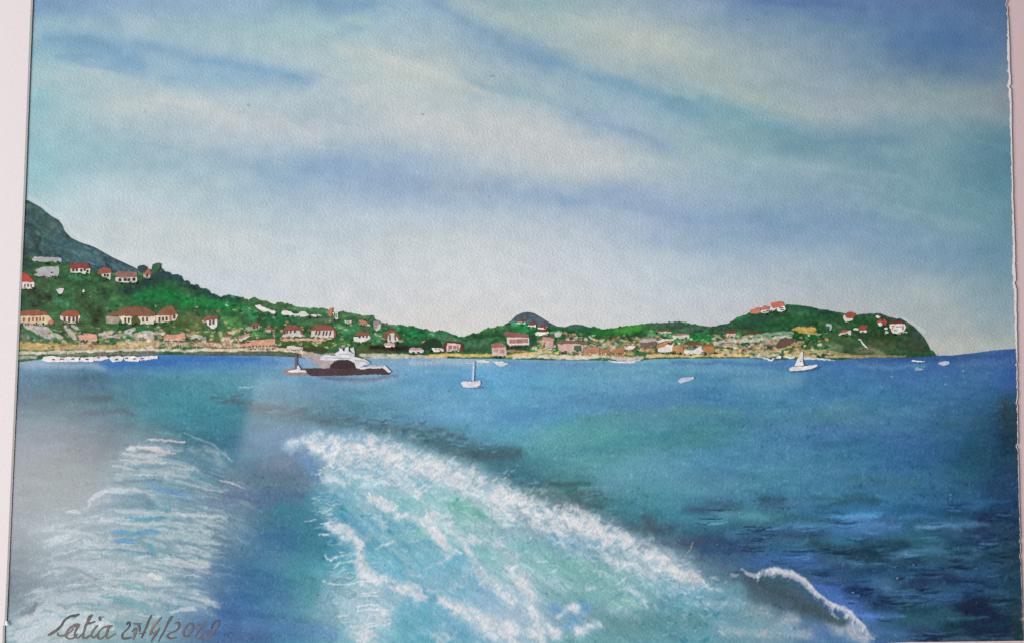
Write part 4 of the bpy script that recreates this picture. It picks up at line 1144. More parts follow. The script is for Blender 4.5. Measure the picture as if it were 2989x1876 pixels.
sea.C -= (np.exp(-((sea.GX - 2050) / 330) ** 2 - ((sea.GY - 1400) / 45) ** 2))[..., None] * np.array([4.0, 9.0, 8.0])
sea.C += (sstep(2100, 2300, sea.GX) * sstep(1480, 1560, sea.GY) * sstep(110, 70, sea.C.mean(-1)))[..., None] * np.array([7.0, 9.0, 4.0])
X, Y = sea.GX, sea.GY
# fine grains of dark and light everywhere: pigment caught in the tooth of the paper
g = fbm(X / 5.5, Y / 5.0, 91, 2)
sea.C += ((g - .5) * 16)[..., None]
sea.C -= (sstep(.78, .9, vn(X / 6.3, Y / 5.2, 95)) * sstep(.5, .7, fbm(X / 70, Y / 50, 97)) * 20)[..., None]
sea.C += (sstep(.82, .92, vn(X / 5.3, Y / 6.2, 99)) * 15)[..., None]
for i in range(90):
    x, y = rs.uniform(60, 2900), rs.uniform(1080, 1860)
    bz([(x, y), (x + rs.uniform(1, 4), y + 1)], rs.uniform(1.0, 1.8), (200, 212, 218) if rs.rand() < .3 else (40, 54, 66), .6, .4, .1)
bz([(2008, 1615), (2022, 1582)], [.9, 1.4], (196, 176, 130), .9, .3, .1)
bz([(700, 1126), (732, 1127)], 2.5, (176, 206, 216), .8, .4, .3)

# ------------------------------------------------------------------ the painted land
land = Canvas(0, 560, 2800, 1085, 2.0, 23, warp=(3, 22, 1.6, 7))
X, Y = land.GX, land.GY


def line_y(line):
    p = np.array(sorted(line))
    return lambda x: np.interp(x, p[:, 0], p[:, 1])


def fill(mask, col):
    land.put((slice(None), slice(None)), mask.astype(np.float32), col)


land.C[...] = (62, 92, 66)
m_mount = Y > line_y(MOUNT)(X) - 8
fill(m_mount * (X < 470), (66, 90, 90))
fill((Y > line_y(SLOPE)(X) + 0.5) & (X < 1330), (58, 94, 62))
fill((X > 1330) & (Y > line_y(KNOLL)(X) - 8) & (X < 1790), (84, 96, 106))
fill((X > 1300) & (Y > line_y(VALE)(X) + 0.5), (56, 98, 62))
fill((X > 2070) & (Y > line_y(HEAD)(X) - 6), (48, 80, 56))
n = fbm(X / 16, Y / 11, 111, 3) - .5
n2 = fbm(X / 60, Y / 36, 115, 3) - .5
land.C += (n * 46)[..., None] * np.array([.55, 1, .6]) + (n2 * 40)[..., None] * np.array([.9, .8, .5])
s, bz = land.soft, land.brush
rs = np.random.RandomState(20)
# mountain
for p, w, c, o in (
        (c4((220, 130), (320, 200), (420, 300)), [14, 22, 22], (76, 100, 92), .6),
        (c4((430, 280), (520, 300)), [12, 10], (84, 104, 100), .6),
        (c4((260, 300), (300, 420), (280, 500)), [12, 14, 10], (56, 74, 72), .8),
        (c4((340, 400), (320, 470)), [5, 6], (40, 52, 56), .7),
        (c4((400, 420), (600, 470), (800, 560)), [12, 16, 14], (66, 94, 100), .7),
        (c4((560, 500), (700, 530), (860, 600)), [8, 10, 10], (92, 118, 120), .6),
        (c4((620, 560), (800, 620), (1000, 640)), [10, 12, 8], (70, 100, 110), .7),
        (c4((860, 560), (980, 610), (1120, 660)), [8, 8, 6], (58, 80, 90), .6),
        (c4((200, 560), (240, 640)), [16, 18], (46, 62, 60), .9),
        (c4((220, 500), (420, 540)), [10, 8], (44, 58, 62), .6)):
    s(p, w, c, o)
for i in range(130):                                     # rocky streaks
    x = rs.uniform(60, 440)
    y0 = line_y(MOUNT)(x)
    y = rs.uniform(y0 + 4, min(y0 + 130, 790))
    b0 = land.sample(np.array([x]), np.array([y]))[0]
    c = np.clip(b0 * rs.choice([.65, .8, 1.2, 1.35]) + np.array([0, 2, 6]), 0, 200)
    bz([(x, y), (x + rs.uniform(6, 24), y + rs.uniform(2, 14))], rs.uniform(1.5, 5), c, rs.uniform(.3, .7), .5, .6, (10, 5))
bz(MOUNT[1:9], 3.0, (44, 54, 56), .7, .4, .5)
bz(MOUNT[8:], 2.5, (56, 70, 76), .6, .4, .5)
# slope
for p, w, c, o in (
        (c4((200, 800), (300, 870), (420, 900)), [18, 20, 16], (52, 58, 46), .9),
        (c4((200, 950), (330, 960)), [16, 16], (50, 66, 50), .8),
        (c4((330, 760), (420, 790)), [14, 14], (70, 92, 66), .6),
        (c4((400, 760), (560, 780)), [10, 12], (62, 84, 60), .6),
        (c4((480, 920), (520, 950), (600, 970)), [12, 14, 12], (70, 124, 84), .8),
        (c4((600, 720), (680, 740)), [8, 10], (68, 116, 84), .8),
        (c4((780, 740), (900, 790), (1000, 800)), [10, 14, 12], (70, 100, 68), .7),
        (c4((600, 830), (760, 880), (860, 900)), [14, 18, 14], (58, 86, 60), .7),
        (c4((880, 840), (900, 900)), [8, 10], (42, 58, 46), .8),
        (c4((700, 900), (760, 1000), (840, 1050)), [14, 16, 14], (54, 66, 46), .8),
        (c4((860, 1000), (830, 1080), (800, 1120)), [12, 14, 12], (48, 58, 42), .9),
        (c4((1060, 850), (1200, 800), (1340, 760)), [12, 18, 18], (40, 60, 58), .9),
        (c4((1300, 720), (1420, 720), (1540, 760), (1640, 820)), [10, 14, 14, 10], (42, 66, 72), .9),
        (c4((1600, 800), (1680, 860), (1640, 920)), [8, 12, 10], (40, 62, 56), .8),
        (c4((1180, 900), (1300, 880), (1440, 880), (1540, 920)), [16, 24, 24, 18], (26, 104, 56), .9),
        (c4((960, 960), (1100, 940), (1240, 940)), [10, 14, 14], (44, 96, 60), .7),
        (c4((1380, 900), (1480, 920)), [14, 16], (22, 116, 60), .5),
        (c4((1560, 960), (1700, 940), (1840, 960), (2000, 960)), [14, 18, 16, 14], (38, 116, 62), .85),
        (c4((1660, 900), (1660, 960)), [4, 5], (60, 140, 80), .7),
        (c4((1700, 830), (1800, 890), (1900, 910), (2030, 930)), [7, 9, 9, 8], (44, 66, 70), .8),
        (c4((1000, 640), (1160, 670)), [8, 6], (64, 88, 92), .4),
        (c4((1195, 640), (1215, 650)), [6, 7], (48, 70, 76), .95),
        (c4((1310, 640), (1340, 630)), [7, 9], (50, 92, 64), .95),
        (c4((1230, 700), (1300, 690), (1380, 680)), [5, 5, 4], (110, 140, 104), .5),
        (c4((1200, 720), (1200, 700)), [6, 6], (82, 116, 84), .6),
        (c4((1390, 690), (1440, 700)), [8, 8], (44, 62, 70), .9),
        (c4((880, 1120), (1000, 1130), (1180, 1140)), [6, 7, 7], (52, 92, 56), .8),
        (c4((1180, 1170), (1240, 1180)), [8, 9], (24, 116, 76), .8),
        (c4((1300, 1130), (1450, 1140), (1560, 1130)), [10, 14, 12], (56, 84, 46), .85),
        (c4((1540, 1080), (1640, 1080), (1700, 1110)), [16, 18, 16], (104, 108, 70), .8),
        (c4((1600, 1150), (1700, 1200)), [12, 14], (92, 110, 66), .7),
        (c4((1760, 1200), (1860, 1240), (1900, 1180)), [14, 16, 16], (82, 116, 64), .7),
        (c4((1880, 1060), (1960, 1080)), [14, 16], (66, 122, 72), .8),
        (c4((440, 1110), (560, 1130), (680, 1110)), [8, 10, 8], (98, 96, 72), .7),
        (c4((680, 1060), (740, 1040)), [10, 10], (66, 110, 76), .7),
        (c4((700, 1140), (800, 1170), (880, 1150)), [10, 12, 10], (78, 96, 60), .7),
        (c4((200, 1180), (260, 1230), (420, 1270)), [8, 8, 7], (92, 124, 100), .8),
        (c4((190, 1220), (240, 1260)), [10, 10], (120, 116, 104), .7),
        (c5((420, 410), (540, 420), (680, 440)), [6, 8, 8], (64, 96, 62), .8),
        (c5((700, 460), (820, 470), (860, 480)), [8, 8, 6], (58, 92, 62), .8),
        (c5((900, 490), (1050, 500), (1200, 520)), [6, 8, 8], (86, 134, 92), .85),
        (c5((400, 480), (450, 540), (480, 590)), [10, 14, 12], (54, 136, 88), .8),
        (c5((100, 440), (200, 470), (330, 470)), [14, 18, 14], (34, 112, 60), .8),
        (c5((200, 540), (320, 560)), [6, 7], (40, 80, 50), .8),
        (c5((640, 600), (760, 610), (900, 600)), [12, 16, 14], (44, 102, 66), .85),
        (c5((950, 580), (1100, 590), (1260, 600)), [8, 10, 10], (84, 106, 84), .7),
        (c5((240, 620), (320, 640), (300, 720)), [14, 18, 16], (86, 134, 76), .85),
        (c5((160, 760), (280, 790)), [14, 16], (92, 116, 66), .7),
        (c5((480, 740), (560, 750)), [12, 14], (86, 144, 78), .8),
        (c5((1340, 560), (1480, 560), (1640, 590)), [6, 7, 6], (82, 122, 86), .9),
        (c5((1340, 680), (1420, 700), (1520, 690)), [12, 18, 14], (66, 134, 88), .9),
        (c5((1400, 640), (1480, 660)), [8, 10], (70, 112, 84), .6),
        (c5((1680, 770), (1740, 760), (1760, 700)), [12, 14, 10], (66, 136, 92), .85),
        (c5((1950, 690), (2040, 720), (2180, 740)), [12, 16, 16], (42, 116, 70), .85),
        (c5((2000, 800), (2100, 800)), [14, 14], (44, 122, 74), .7),
        (c5((2250, 740), (2380, 750)), [10, 12], (56, 120, 80), .8),
        (c5((1800, 640), (1900, 670)), [6, 8], (120, 148, 120), .7),
        (c5((720, 830), (760, 850), (900, 840), (1100, 860), (1300, 840)), [8, 12, 11, 11, 10], (66, 96, 46), .95),
        (c5((730, 870), (900, 890), (1200, 900)), [7, 8, 8], (66, 62, 42), .8),
        (c5((1320, 800), (1400, 800)), [6, 6], (40, 112, 60), .7),
        (c5((1500, 850), (1650, 850), (1780, 880)), [12, 12, 10], (64, 92, 52), .8),
        (c5((1520, 910), (1700, 905), (1900, 910)), [8, 8, 8], (86, 78, 52), .8),
        (c5((1660, 870), (1850, 880), (2000, 890), (2160, 900)), [6, 10, 10, 8], (36, 36, 32), .9),
        (c5((1300, 930), (1340, 920)), [6, 6], (110, 90, 70), .6)):
    s(p, w, c, o, .5, (14, 10))
rs = np.random.RandomState(21)
for i in range(1900):                                   # leafy dabs
    x = rs.uniform(50, 2700)
    top = line_y(SLOPE)(x) if x < 1290 else (line_y(VALE)(x) if x < 2080 else line_y(HEAD)(x))
    bot = 1015 if x < 1250 else (1000 if x < 1900 else 1010)
    if bot < top + 8:
        continue
    y = rs.uniform(top + 3, bot)
    base = land.sample(np.array([x]), np.array([y]))[0]
    c = np.clip(base * rs.choice([.62, .78, 1.2, 1.4]) + rs.choice([0, 6]), 14, 200)
    bz([(x, y), (x + rs.uniform(2, 8), y + rs.uniform(-3, 3))], rs.uniform(1.4, 4.0), c, rs.uniform(.35, .8), .5, .4, (7, 5))
# valley and knoll
for p, w, c, o in (
        (c6((850, 280), (950, 240), (1060, 250), (1160, 310), (1260, 350)), [10, 12, 12, 9, 5], (76, 88, 100), .8),
        (c6((1380, 372), (1480, 350), (1560, 355)), [6, 8, 7], (82, 96, 110), .9),
        (c6((0, 420), (100, 420), (200, 440), (340, 480)), [8, 10, 10, 10], (58, 110, 74), .8),
        (c6((120, 480), (260, 490)), [8, 10], (92, 136, 104), .6),
        (c6((400, 540), (500, 540), (600, 500)), [12, 14, 12], (78, 112, 88), .8),
        (c6((400, 590), (560, 600)), [7, 8], (48, 70, 54), .8),
        (c6((460, 470), (600, 450), (700, 430)), [6, 7, 6], (44, 78, 54), .8),
        (c6((580, 400), (660, 380), (760, 360)), [8, 10, 8], (66, 118, 66), .85),
        (c6((860, 360), (960, 350), (1020, 380)), [10, 12, 12], (38, 138, 78), .9),
        (c6((840, 330), (880, 340)), [6, 6], (110, 150, 120), .6),
        (c6((920, 410), (980, 410)), [8, 8], (44, 140, 84), .9),
        (c6((1050, 480), (1060, 540)), [14, 16], (38, 76, 56), .9),
        (c6((1080, 580), (1110, 590)), [10, 10], (34, 140, 78), .9),
        (c6((1040, 600), (1080, 606)), [6, 6], (40, 130, 72), .9),
        (c6((1180, 600), (1220, 600)), [6, 6], (30, 120, 62), .95),
        (c6((1280, 560), (1290, 600)), [7, 8], (34, 110, 60), .95),
        (c6((820, 570), (900, 590), (980, 590)), [8, 9, 8], (46, 54, 48), .9),
        (c6((1230, 380), (1330, 390), (1500, 400), (1640, 410)), [8, 10, 12, 12], (42, 92, 58), .9),
        (c6((1360, 450), (1500, 470), (1700, 470), (1850, 460)), [6, 9, 10, 9], (40, 76, 52), .85),
        (c6((1660, 420), (1780, 430), (1900, 420)), [10, 14, 12], (38, 108, 50), .9),
        (c6((1900, 400), (2020, 390), (2120, 380)), [10, 14, 12], (62, 134, 54), .9),
        (c6((1800, 480), (1900, 470), (2020, 480)), [6, 8, 7], (72, 62, 46), .8),
        (c6((1750, 510), (1860, 520), (1980, 520)), [8, 9, 8], (112, 142, 100), .85),
        (c6((1720, 560), (1800, 560), (1900, 545)), [7, 7, 6], (150, 164, 148), .8),
        (c6((2200, 350), (2300, 350), (2400, 340)), [8, 8, 8], (76, 100, 82), .8),
        (c6((2220, 440), (2300, 430), (2409, 430)), [6, 7, 8], (76, 150, 100), .85),
        (c7((0, 340), (150, 330), (300, 330)), [6, 7, 7], (70, 92, 80), .85),
        (c7((100, 360), (300, 370), (500, 400)), [8, 10, 12], (62, 86, 74), .8),
        (c7((300, 400), (420, 390), (560, 410)), [6, 8, 8], (90, 112, 100), .6),
        (c7((600, 400), (680, 380), (760, 360)), [10, 10, 8], (58, 82, 68), .85),
        (c7((400, 470), (480, 480), (600, 480), (560, 440)), [12, 14, 12, 10], (34, 118, 60), .95),
        (c7((250, 495), (340, 490)), [6, 6], (60, 146, 92), .85),
        (c7((860, 440), (890, 450)), [8, 9], (38, 130, 66), .95),
        (c7((860, 290), (960, 260)), [6, 7], (52, 136, 82), .8),
        (c7((800, 320), (900, 300), (1000, 280)), [6, 7, 7], (44, 92, 62), .8),
        (c7((960, 320), (1100, 300), (1200, 280)), [10, 14, 12], (48, 78, 66), .85),
        (c7((1000, 370), (1150, 350), (1300, 330), (1500, 300)), [10, 16, 18, 16], (42, 84, 56), .85),
        (c7((1360, 170), (1500, 180), (1650, 210)), [8, 9, 9], (38, 84, 58), .85),
        (c7((1400, 220), (1560, 230)), [8, 9], (66, 104, 78), .7),
        (c7((1500, 300), (1640, 280), (1800, 270)), [12, 16, 16], (40, 78, 54), .8),
        (c7((1700, 220), (1820, 230), (1900, 250)), [8, 9, 8], (36, 66, 52), .85),
        (c7((1960, 300), (2100, 310), (2240, 320)), [14, 16, 14], (40, 82, 48), .85),
        (c7((1700, 470), (1850, 480), (2000, 480)), [14, 20, 18], (70, 98, 62), .8),
        (c7((1650, 560), (1760, 560), (1900, 570)), [10, 14, 12], (122, 132, 104), .8),
        (c7((1950, 540), (2050, 580), (2200, 590)), [12, 14, 12], (70, 80, 60), .8),
        (c8((200, 560), (300, 580), (420, 600)), [14, 18, 16], (76, 84, 58), .85),
        (c8((100, 480), (240, 480), (400, 520)), [14, 16, 16], (48, 66, 42), .85),
        (c8((500, 560), (640, 600), (760, 620)), [16, 20, 18], (64, 72, 54), .85),
        (c8((620, 480), (700, 540), (780, 610)), [12, 14, 12], (56, 70, 58), .8),
        (c8((640, 400), (700, 470), (760, 540)), [8, 10, 9], (58, 72, 70), .7),
        (c8((90, 262), (200, 258), (300, 262), (380, 290)), [4, 5, 6, 6], (62, 74, 88), .9),
        (c8((440, 310), (520, 320), (580, 360)), [5, 6, 6], (58, 74, 78), .8),
        (c8((60, 660), (200, 640), (340, 690)), [8, 9, 8], (136, 130, 100), .7)):
    s(p, w, c, o, .5, (14, 10))
bz(KNOLL[1:12], 2.2, (62, 74, 84), .6, .4, .5)
bz(c8((560, 320), (680, 402), (740, 462), (790, 522), (830, 592), (852, 645)), 2.6, (36, 46, 48), .7, .4, .4)
for i in range(60):                                      # dark clumps of trees
    x = rs.uniform(80, 2640)
    top = line_y(SLOPE)(x) if x < 1290 else (line_y(VALE)(x) if x < 2080 else line_y(HEAD)(x))
    if top > 985:
        continue
    y = rs.uniform(top + 6, min(top + 90, 1000))
    s([(x, y), (x + rs.uniform(6, 22), y + rs.uniform(-3, 4))], [rs.uniform(3, 7), rs.uniform(3, 6)], (26 + rs.randint(14), 58 + rs.randint(18), 42 + rs.randint(10)), rs.uniform(.4, .75), .6, (9, 7))
# scrub and ochre field on the headland
for i in range(120):
    x, y = rs.uniform(1420, 1760), rs.uniform(370, 590)
    if rs.rand() < .35 and not (y > 380 and y < 450):
        continue
    P = c7((x, y), (x + rs.uniform(10, 50), y + rs.uniform(-14, 14)))
    bz(P, rs.uniform(1.5, 3.6), rs.choice(3) and (24, 74, 42) or (46, 118, 62), rs.uniform(.5, .9), .4, .5, (6, 5))
bz(c7((1420, 385), (1500, 380), (1620, 385), (1700, 395)), [4, 8, 7, 4], (208, 166, 92), .9, .4, .5, (10, 5))
bz(c7((1480, 410), (1600, 420), (1700, 430)), [4, 7, 4], (206, 166, 96), .8, .4, .6, (10, 5))
bz(c7((1400, 400), (1420, 370), (1480, 352)), [3, 3, 2], (22, 56, 40), .8, .4, .4)
bz(c7((1440, 460), (1520, 470), (1480, 440)), [8, 9, 6], (20, 78, 42), .9, .4, .4)
bz(c7((1650, 330), (1680, 400), (1700, 460)), [7, 9, 7], (22, 60, 38), .8, .4, .6)
bz(c7((1560, 480), (1640, 490), (1700, 520)), [8, 11, 8], (22, 84, 44), .85, .4, .6)
bz(c7((1290, 600), (1360, 575), (1410, 560)), [5, 7, 5], (26, 84, 42), .9, .4, .4)
# the pale undergrowth, terraces and rocks along the shore
PALE_ = (196, 192, 180)
for p, w, c, o in (
        (c7((640, 520), (760, 500), (900, 490), (1100, 490), (1400, 460)), [6, 9, 9, 9, 8], (196, 204, 190), .85),
        (c7((880, 470), (1050, 450), (1250, 430), (1420, 420)), [5, 7, 8, 6], (150, 184, 158), .7),
        (c7((650, 540), (760, 545), (860, 560)), [8, 8, 6], (188, 170, 156), .85),
        (c7((870, 560), (980, 570), (1100, 560)), [8, 9, 8], (172, 138, 116), .85),
        (c7((1120, 530), (1200, 520), (1280, 500)), [8, 10, 7], (184, 160, 146), .8),
        (c7((660, 600), (860, 610), (1100, 610), (1290, 590)), [9, 9, 9, 9], (196, 172, 126), .85),
        (c7((1300, 560), (1450, 540), (1520, 520)), [10, 12, 8], (204, 172, 116), .8),
        (c7((1350, 620), (1500, 610), (1700, 610)), [8, 9, 8], (200, 176, 124), .8),
        (c7((1080, 570), (1150, 575)), [5, 5], (186, 166, 156), .7),
        (c7((1050, 630), (1180, 640), (1300, 630)), [5, 6, 6], (198, 190, 168), .8),
        (c7((1700, 600), (1850, 620), (2000, 640)), [7, 8, 7], (172, 152, 108), .7),
        (c6((1560, 590), (1700, 595), (1900, 590), (2060, 590)), [9, 9, 8, 8], (172, 120, 90), .8),
        (c6((2000, 540), (2100, 520), (2180, 510)), [8, 9, 7], (150, 116, 96), .8),
        (c6((2060, 470), (2140, 480), (2250, 470)), [4, 6, 5], (150, 146, 130), .7),
        (c6((2150, 520), (2220, 530)), [8, 8], (104, 84, 74), .8),
        (c6((2140, 590), (2240, 590)), [9, 9], (160, 150, 116), .8),
        (c6((1620, 510), (1700, 520)), [4, 4], (118, 92, 80), .8),
        (c6((1240, 420), (1330, 425)), [6, 8], (160, 176, 160), .7),
        (c6((780, 600), (900, 605), (1010, 608)), [5, 5, 4], (168, 146, 112), .8),
        (c4((1900, 1260), (1980, 1200), (2030, 1180)), [8, 8, 8], (176, 156, 136), .8),
        (c5((230, 790), (260, 740), (300, 720)), [8, 8, 6], (196, 176, 160), .8),
        (c5((0, 840), (120, 850), (240, 840)), [6, 8, 9], (200, 150, 120), .75),
        (c5((200, 830), (250, 830)), [9, 8], (176, 146, 124), .8),
        (c5((450, 840), (560, 835), (690, 830)), [6, 7, 6], (206, 148, 112), .7)):
    bz(p, w, c, o, .4, .6, (10, 6))
for p, w in ((c4((220, 1140), (300, 1170), (400, 1210), (440, 1240)), [6, 12, 14, 10]), (c4((300, 1150), (400, 1170), (430, 1200)), [6, 9, 7]), (c4((460, 1215), (520, 1235)), [8, 9]),
             (c4((560, 1150), (600, 1200), (640, 1240)), [6, 10, 7]), (c4((620, 1140), (660, 1160)), [6, 6]), (c4((850, 1210), (920, 1200), (960, 1190)), [6, 8, 5]),
             (c4((880, 1235), (1000, 1220), (1060, 1200), (1140, 1165)), [4, 6, 8, 7]), (c4((1080, 1190), (1180, 1220), (1290, 1240)), [8, 11, 9]), (c4((1220, 1195), (1290, 1200)), [6, 7]),
             (c4((1300, 1210), (1390, 1200)), [6, 5]), (c4((1580, 1215), (1650, 1225), (1740, 1240)), [5, 7, 5]), (c4((920, 1080), (1000, 1090)), [8, 8])):
    bz(p, w, (190, 184, 182), .9, .35, .35, (10, 7))
    bz([(x, y + 2) for x, y in p], [k * .5 for k in w], (172, 160, 152), .5, .5, .5)
for p, w in ((c4((440, 1250), (560, 1260), (700, 1262)), [4, 5, 4]), (c4((860, 1262), (1000, 1262), (1140, 1240)), [4, 6, 5]), (c4((1040, 1230), (1090, 1215)), [6, 6])):
    bz(p, w, (66, 124, 84), .8, .4, .5, (8, 5))
# beach
yb = SHORE_Y(X)
for p, w, c, o in (
        (c4((180, 1300), (300, 1310), (480, 1310)), [14, 14, 12], (196, 164, 110), .9),
        (c4((480, 1320), (700, 1310), (900, 1320), (1100, 1310), (1300, 1300)), [10, 10, 11, 11, 9], (190, 162, 116), .85),
        (c4((460, 1290), (620, 1290), (780, 1290)), [5, 6, 5], (170, 140, 100), .6),
        (c4((1000, 1280), (1200, 1280), (1340, 1270)), [7, 8, 7], (206, 190, 164), .7),
        (c4((1340, 1290), (1500, 1290), (1700, 1295), (1900, 1300), (2030, 1300)), [8, 8, 8, 8, 7], (206, 178, 158), .8),
        (c4((170, 1362), (400, 1362), (700, 1350), (1000, 1345), (1300, 1335), (1600, 1345), (2030, 1335)), [6, 6, 6, 5, 5, 5, 5], (208, 196, 184), .9),
        (c4((170, 1400), (300, 1398)), [7, 6], (186, 178, 172), .8),
        (c4((500, 1385), (700, 1378), (1000, 1372), (1300, 1375)), [3, 4, 4, 3], (128, 116, 106), .9),
        (c4((1100, 1365), (1300, 1355), (1380, 1365)), [3, 4, 3], (112, 104, 96), .8),
        (c5((0, 895), (200, 900), (450, 895), (700, 895), (900, 910), (1080, 935)), [6, 6, 6, 6, 7, 6], (208, 186, 168), .95),
        (c5((-200, 935), (100, 935), (350, 930), (600, 930), (800, 945), (960, 958)), [4, 5, 5, 5, 5, 4], (104, 96, 92), .9),
        (c5((980, 950), (1100, 955), (1250, 950), (1400, 955)), [6, 8, 8, 7], (176, 160, 156), .8),
        (c5((1560, 950), (1800, 955), (2100, 962), (2409, 968)), [7, 7, 7, 7], (196, 186, 170), .9),
        (c5((1600, 985), (1900, 985), (2200, 990)), [5, 5, 5], (176, 184, 188), .8),
        (c6((0, 645), (200, 640), (400, 645), (640, 640)), [6, 6, 6, 5], (206, 176, 116), .95),
        (c6((780, 650), (900, 640), (1000, 630), (1150, 612), (1300, 615)), [5, 6, 6, 6, 5], (214, 184, 116), .95),
        (c6((850, 665), (1000, 650), (1200, 655), (1500, 660), (1700, 650)), [4, 6, 8, 9, 8], (216, 198, 182), .95),
        (c6((1700, 640), (1900, 665), (2050, 680), (2150, 660)), [6, 8, 9, 6], (206, 186, 176), .9),
        (c6((1560, 625), (1800, 625), (2060, 630)), [5, 5, 5], (200, 164, 116), .85),
        (c6((2200, 650), (2320, 640), (2409, 645)), [6, 7, 6], (200, 174, 128), .9),
        (c7((0, 650), (200, 645), (450, 645), (700, 640), (1000, 640)), [6, 6, 6, 6, 6], (208, 180, 126), .95),
        (c7((1000, 655), (1100, 655), (1150, 675)), [4, 5, 4], (196, 190, 176), .9),
        (c7((1330, 645), (1500, 650), (1650, 650)), [5, 6, 5], (206, 180, 124), .9),
        (c7((1500, 662), (1650, 672), (1780, 684)), [3, 4, 3], (206, 198, 190), .9),
        (c7((1760, 650), (1950, 655), (2180, 658)), [5, 5, 4], (176, 156, 112), .9),
        (c8((0, 715), (200, 710), (400, 712), (580, 718)), [4, 5, 4, 3], (150, 130, 98), .9)):
    bz(p, w, c, o, .4, .4, (14, 5))
for i in range(70):                                      # fence posts and legs of the quay
    x = rs.uniform(490, 2020)
    y0 = np.interp(x, [490, 1300, 2020], [1290, 1290, 1285]) + rs.uniform(-8, 12)
    c = [(128, 96, 66), (206, 190, 170), (156, 116, 86)][rs.randint(3)]
    bz(c4((x, y0), (x + rs.uniform(-3, 3), y0 + rs.uniform(25, 55))), rs.uniform(.8, 1.8), c, .7, .4, .2)
for i in range(22):
    x = 1400 + i * 27 + rs.uniform(-6, 6)
    bz(c4((x, 1260 + rs.uniform(-6, 6)), (x + 2, 1300)), 1.1, (132, 84, 66), .8, .4, .2)
for i in range(60):                                      # coarse sand
    x = rs.uniform(1600, 2100)
    bz(c6((x, rs.uniform(640, 690))), rs.uniform(.8, 1.4), (150, 130, 120) if rs.rand() < .5 else (226, 214, 204), .8, .4, .1)
for i in range(1150):                                    # flecks of wall, rock, sand and leaf along the waterfront
    if rs.rand() < .62:
        x, y = rs.uniform(1560, 2420), rs.uniform(978, 1034)
    elif rs.rand() < .75:
        x, y = rs.uniform(60, 1000), rs.uniform(955, 1016)
    else:
        x = rs.uniform(350, 1250); y = rs.uniform(max(line_y(SLOPE)(x) + 22, 880), 1000)
    c = [(214, 206, 196), (196, 150, 112), (150, 104, 80), (60, 112, 62), (34, 78, 46), (206, 178, 128), (176, 170, 156), (108, 84, 72)][rs.randint(8)]
    bz([(x, y), (x + rs.uniform(2, 9), y + rs.uniform(-2.5, 2.5))], rs.uniform(1.2, 3.8), c, rs.uniform(.5, .95), .35, .3, (6, 4))
for i in range(120):                                     # a crowd of small blended house fronts on the waterfront
    if i % 2:
        x, y = rs.uniform(70, 960), rs.uniform(972, 1014)
    else:
        x, y = rs.uniform(1540, 2330), rs.uniform(986, 1030)
    w, h = rs.uniform(5, 14), rs.uniform(4, 8)
    wc = [(212, 202, 192), (206, 176, 150), (200, 188, 172), (196, 150, 128)][rs.randint(4)]
    rc = [(190, 122, 92), (164, 100, 80), (204, 140, 112), (140, 96, 80)][rs.randint(4)]
    land.poly([(x, y), (x + w, y - 1), (x + w, y + h), (x, y + h)], wc, .85, 1.2, 1.0)
    land.poly([(x - 1, y), (x + w * .4, y - h * .6), (x + w + 1, y - 1)], rc, .85, 1.2, 1.0)
    bz([(x + w * .4, y + h * .3), (x + w * .4, y + h * .8)], .9, (110, 84, 72), .7, .4, .2)
L_ = land.C.mean(-1, keepdims=True)
land.C = np.clip(L_ + (land.C - L_) * 1.06, 8, 235)
L_ = fbm(X / 9, Y / 7, 171, 3)[..., None]
land.C = np.clip(land.C * (.74 + .5 * L_), 8, 235)

# ------------------------------------------------------------------ boards, paper, washes
board_dark = thing("backing_board", "pale pink backing board showing beside the torn right edge of the paper", "board")
BM = board_material("pink_board", (0.76, 0.585, 0.6), 0.03)
MM = board_material("mat_board", (0.70, 0.65, 0.665), 0.022)
BV = board_material("mat_core", (0.9, 0.87, 0.86), 0.01)


def prism(name, px, py, z0, z1, mat, parent):
    px, py = np.asarray(px, float), np.asarray(py, float)
    ar = np.sum(px * np.roll(py, -1) - np.roll(px, -1) * py)
    if ar > 0:
        px, py = px[::-1], py[::-1]
    x, y = ray_plane(px, py)
    n = len(x)
    v = [(x[i], y[i], z1) for i in range(n)] + [(x[i], y[i], z0) for i in range(n)]
    f = [list(range(n)), list(range(2 * n - 1, n - 1, -1))] + [[i, i + n, (i + 1) % n + n, (i + 1) % n] for i in range(n)]
    me = mesh_of(name, v, f)
    return link(name, me, mat, parent)


prism("board_panel", [-120, 3120, 3120, -120], [-160, -160, 2010, 2010], -0.004, -0.00095, BM, board_dark)

# mat along the left side: it lies over the edge of the paper, its cut edge is bevelled white
mat_thing = thing("mat_strip", "off-white window mat covering the left edge of the painting", "mat")


def mat_edge(y):
    y = np.asarray(y, float)
    base = np.interp(y, [-160, 0, 300, 620, 1000, 1400, 1700, 1805, 1820, 1824, 1900, 2000], [105, 98, 86, 74, 57, 39.5, 26.5, 21.5, 20, 16, 15, 14])
    return base + .5 * (fbm(y * 0 + .5, y / 30.0, 57) - .5)


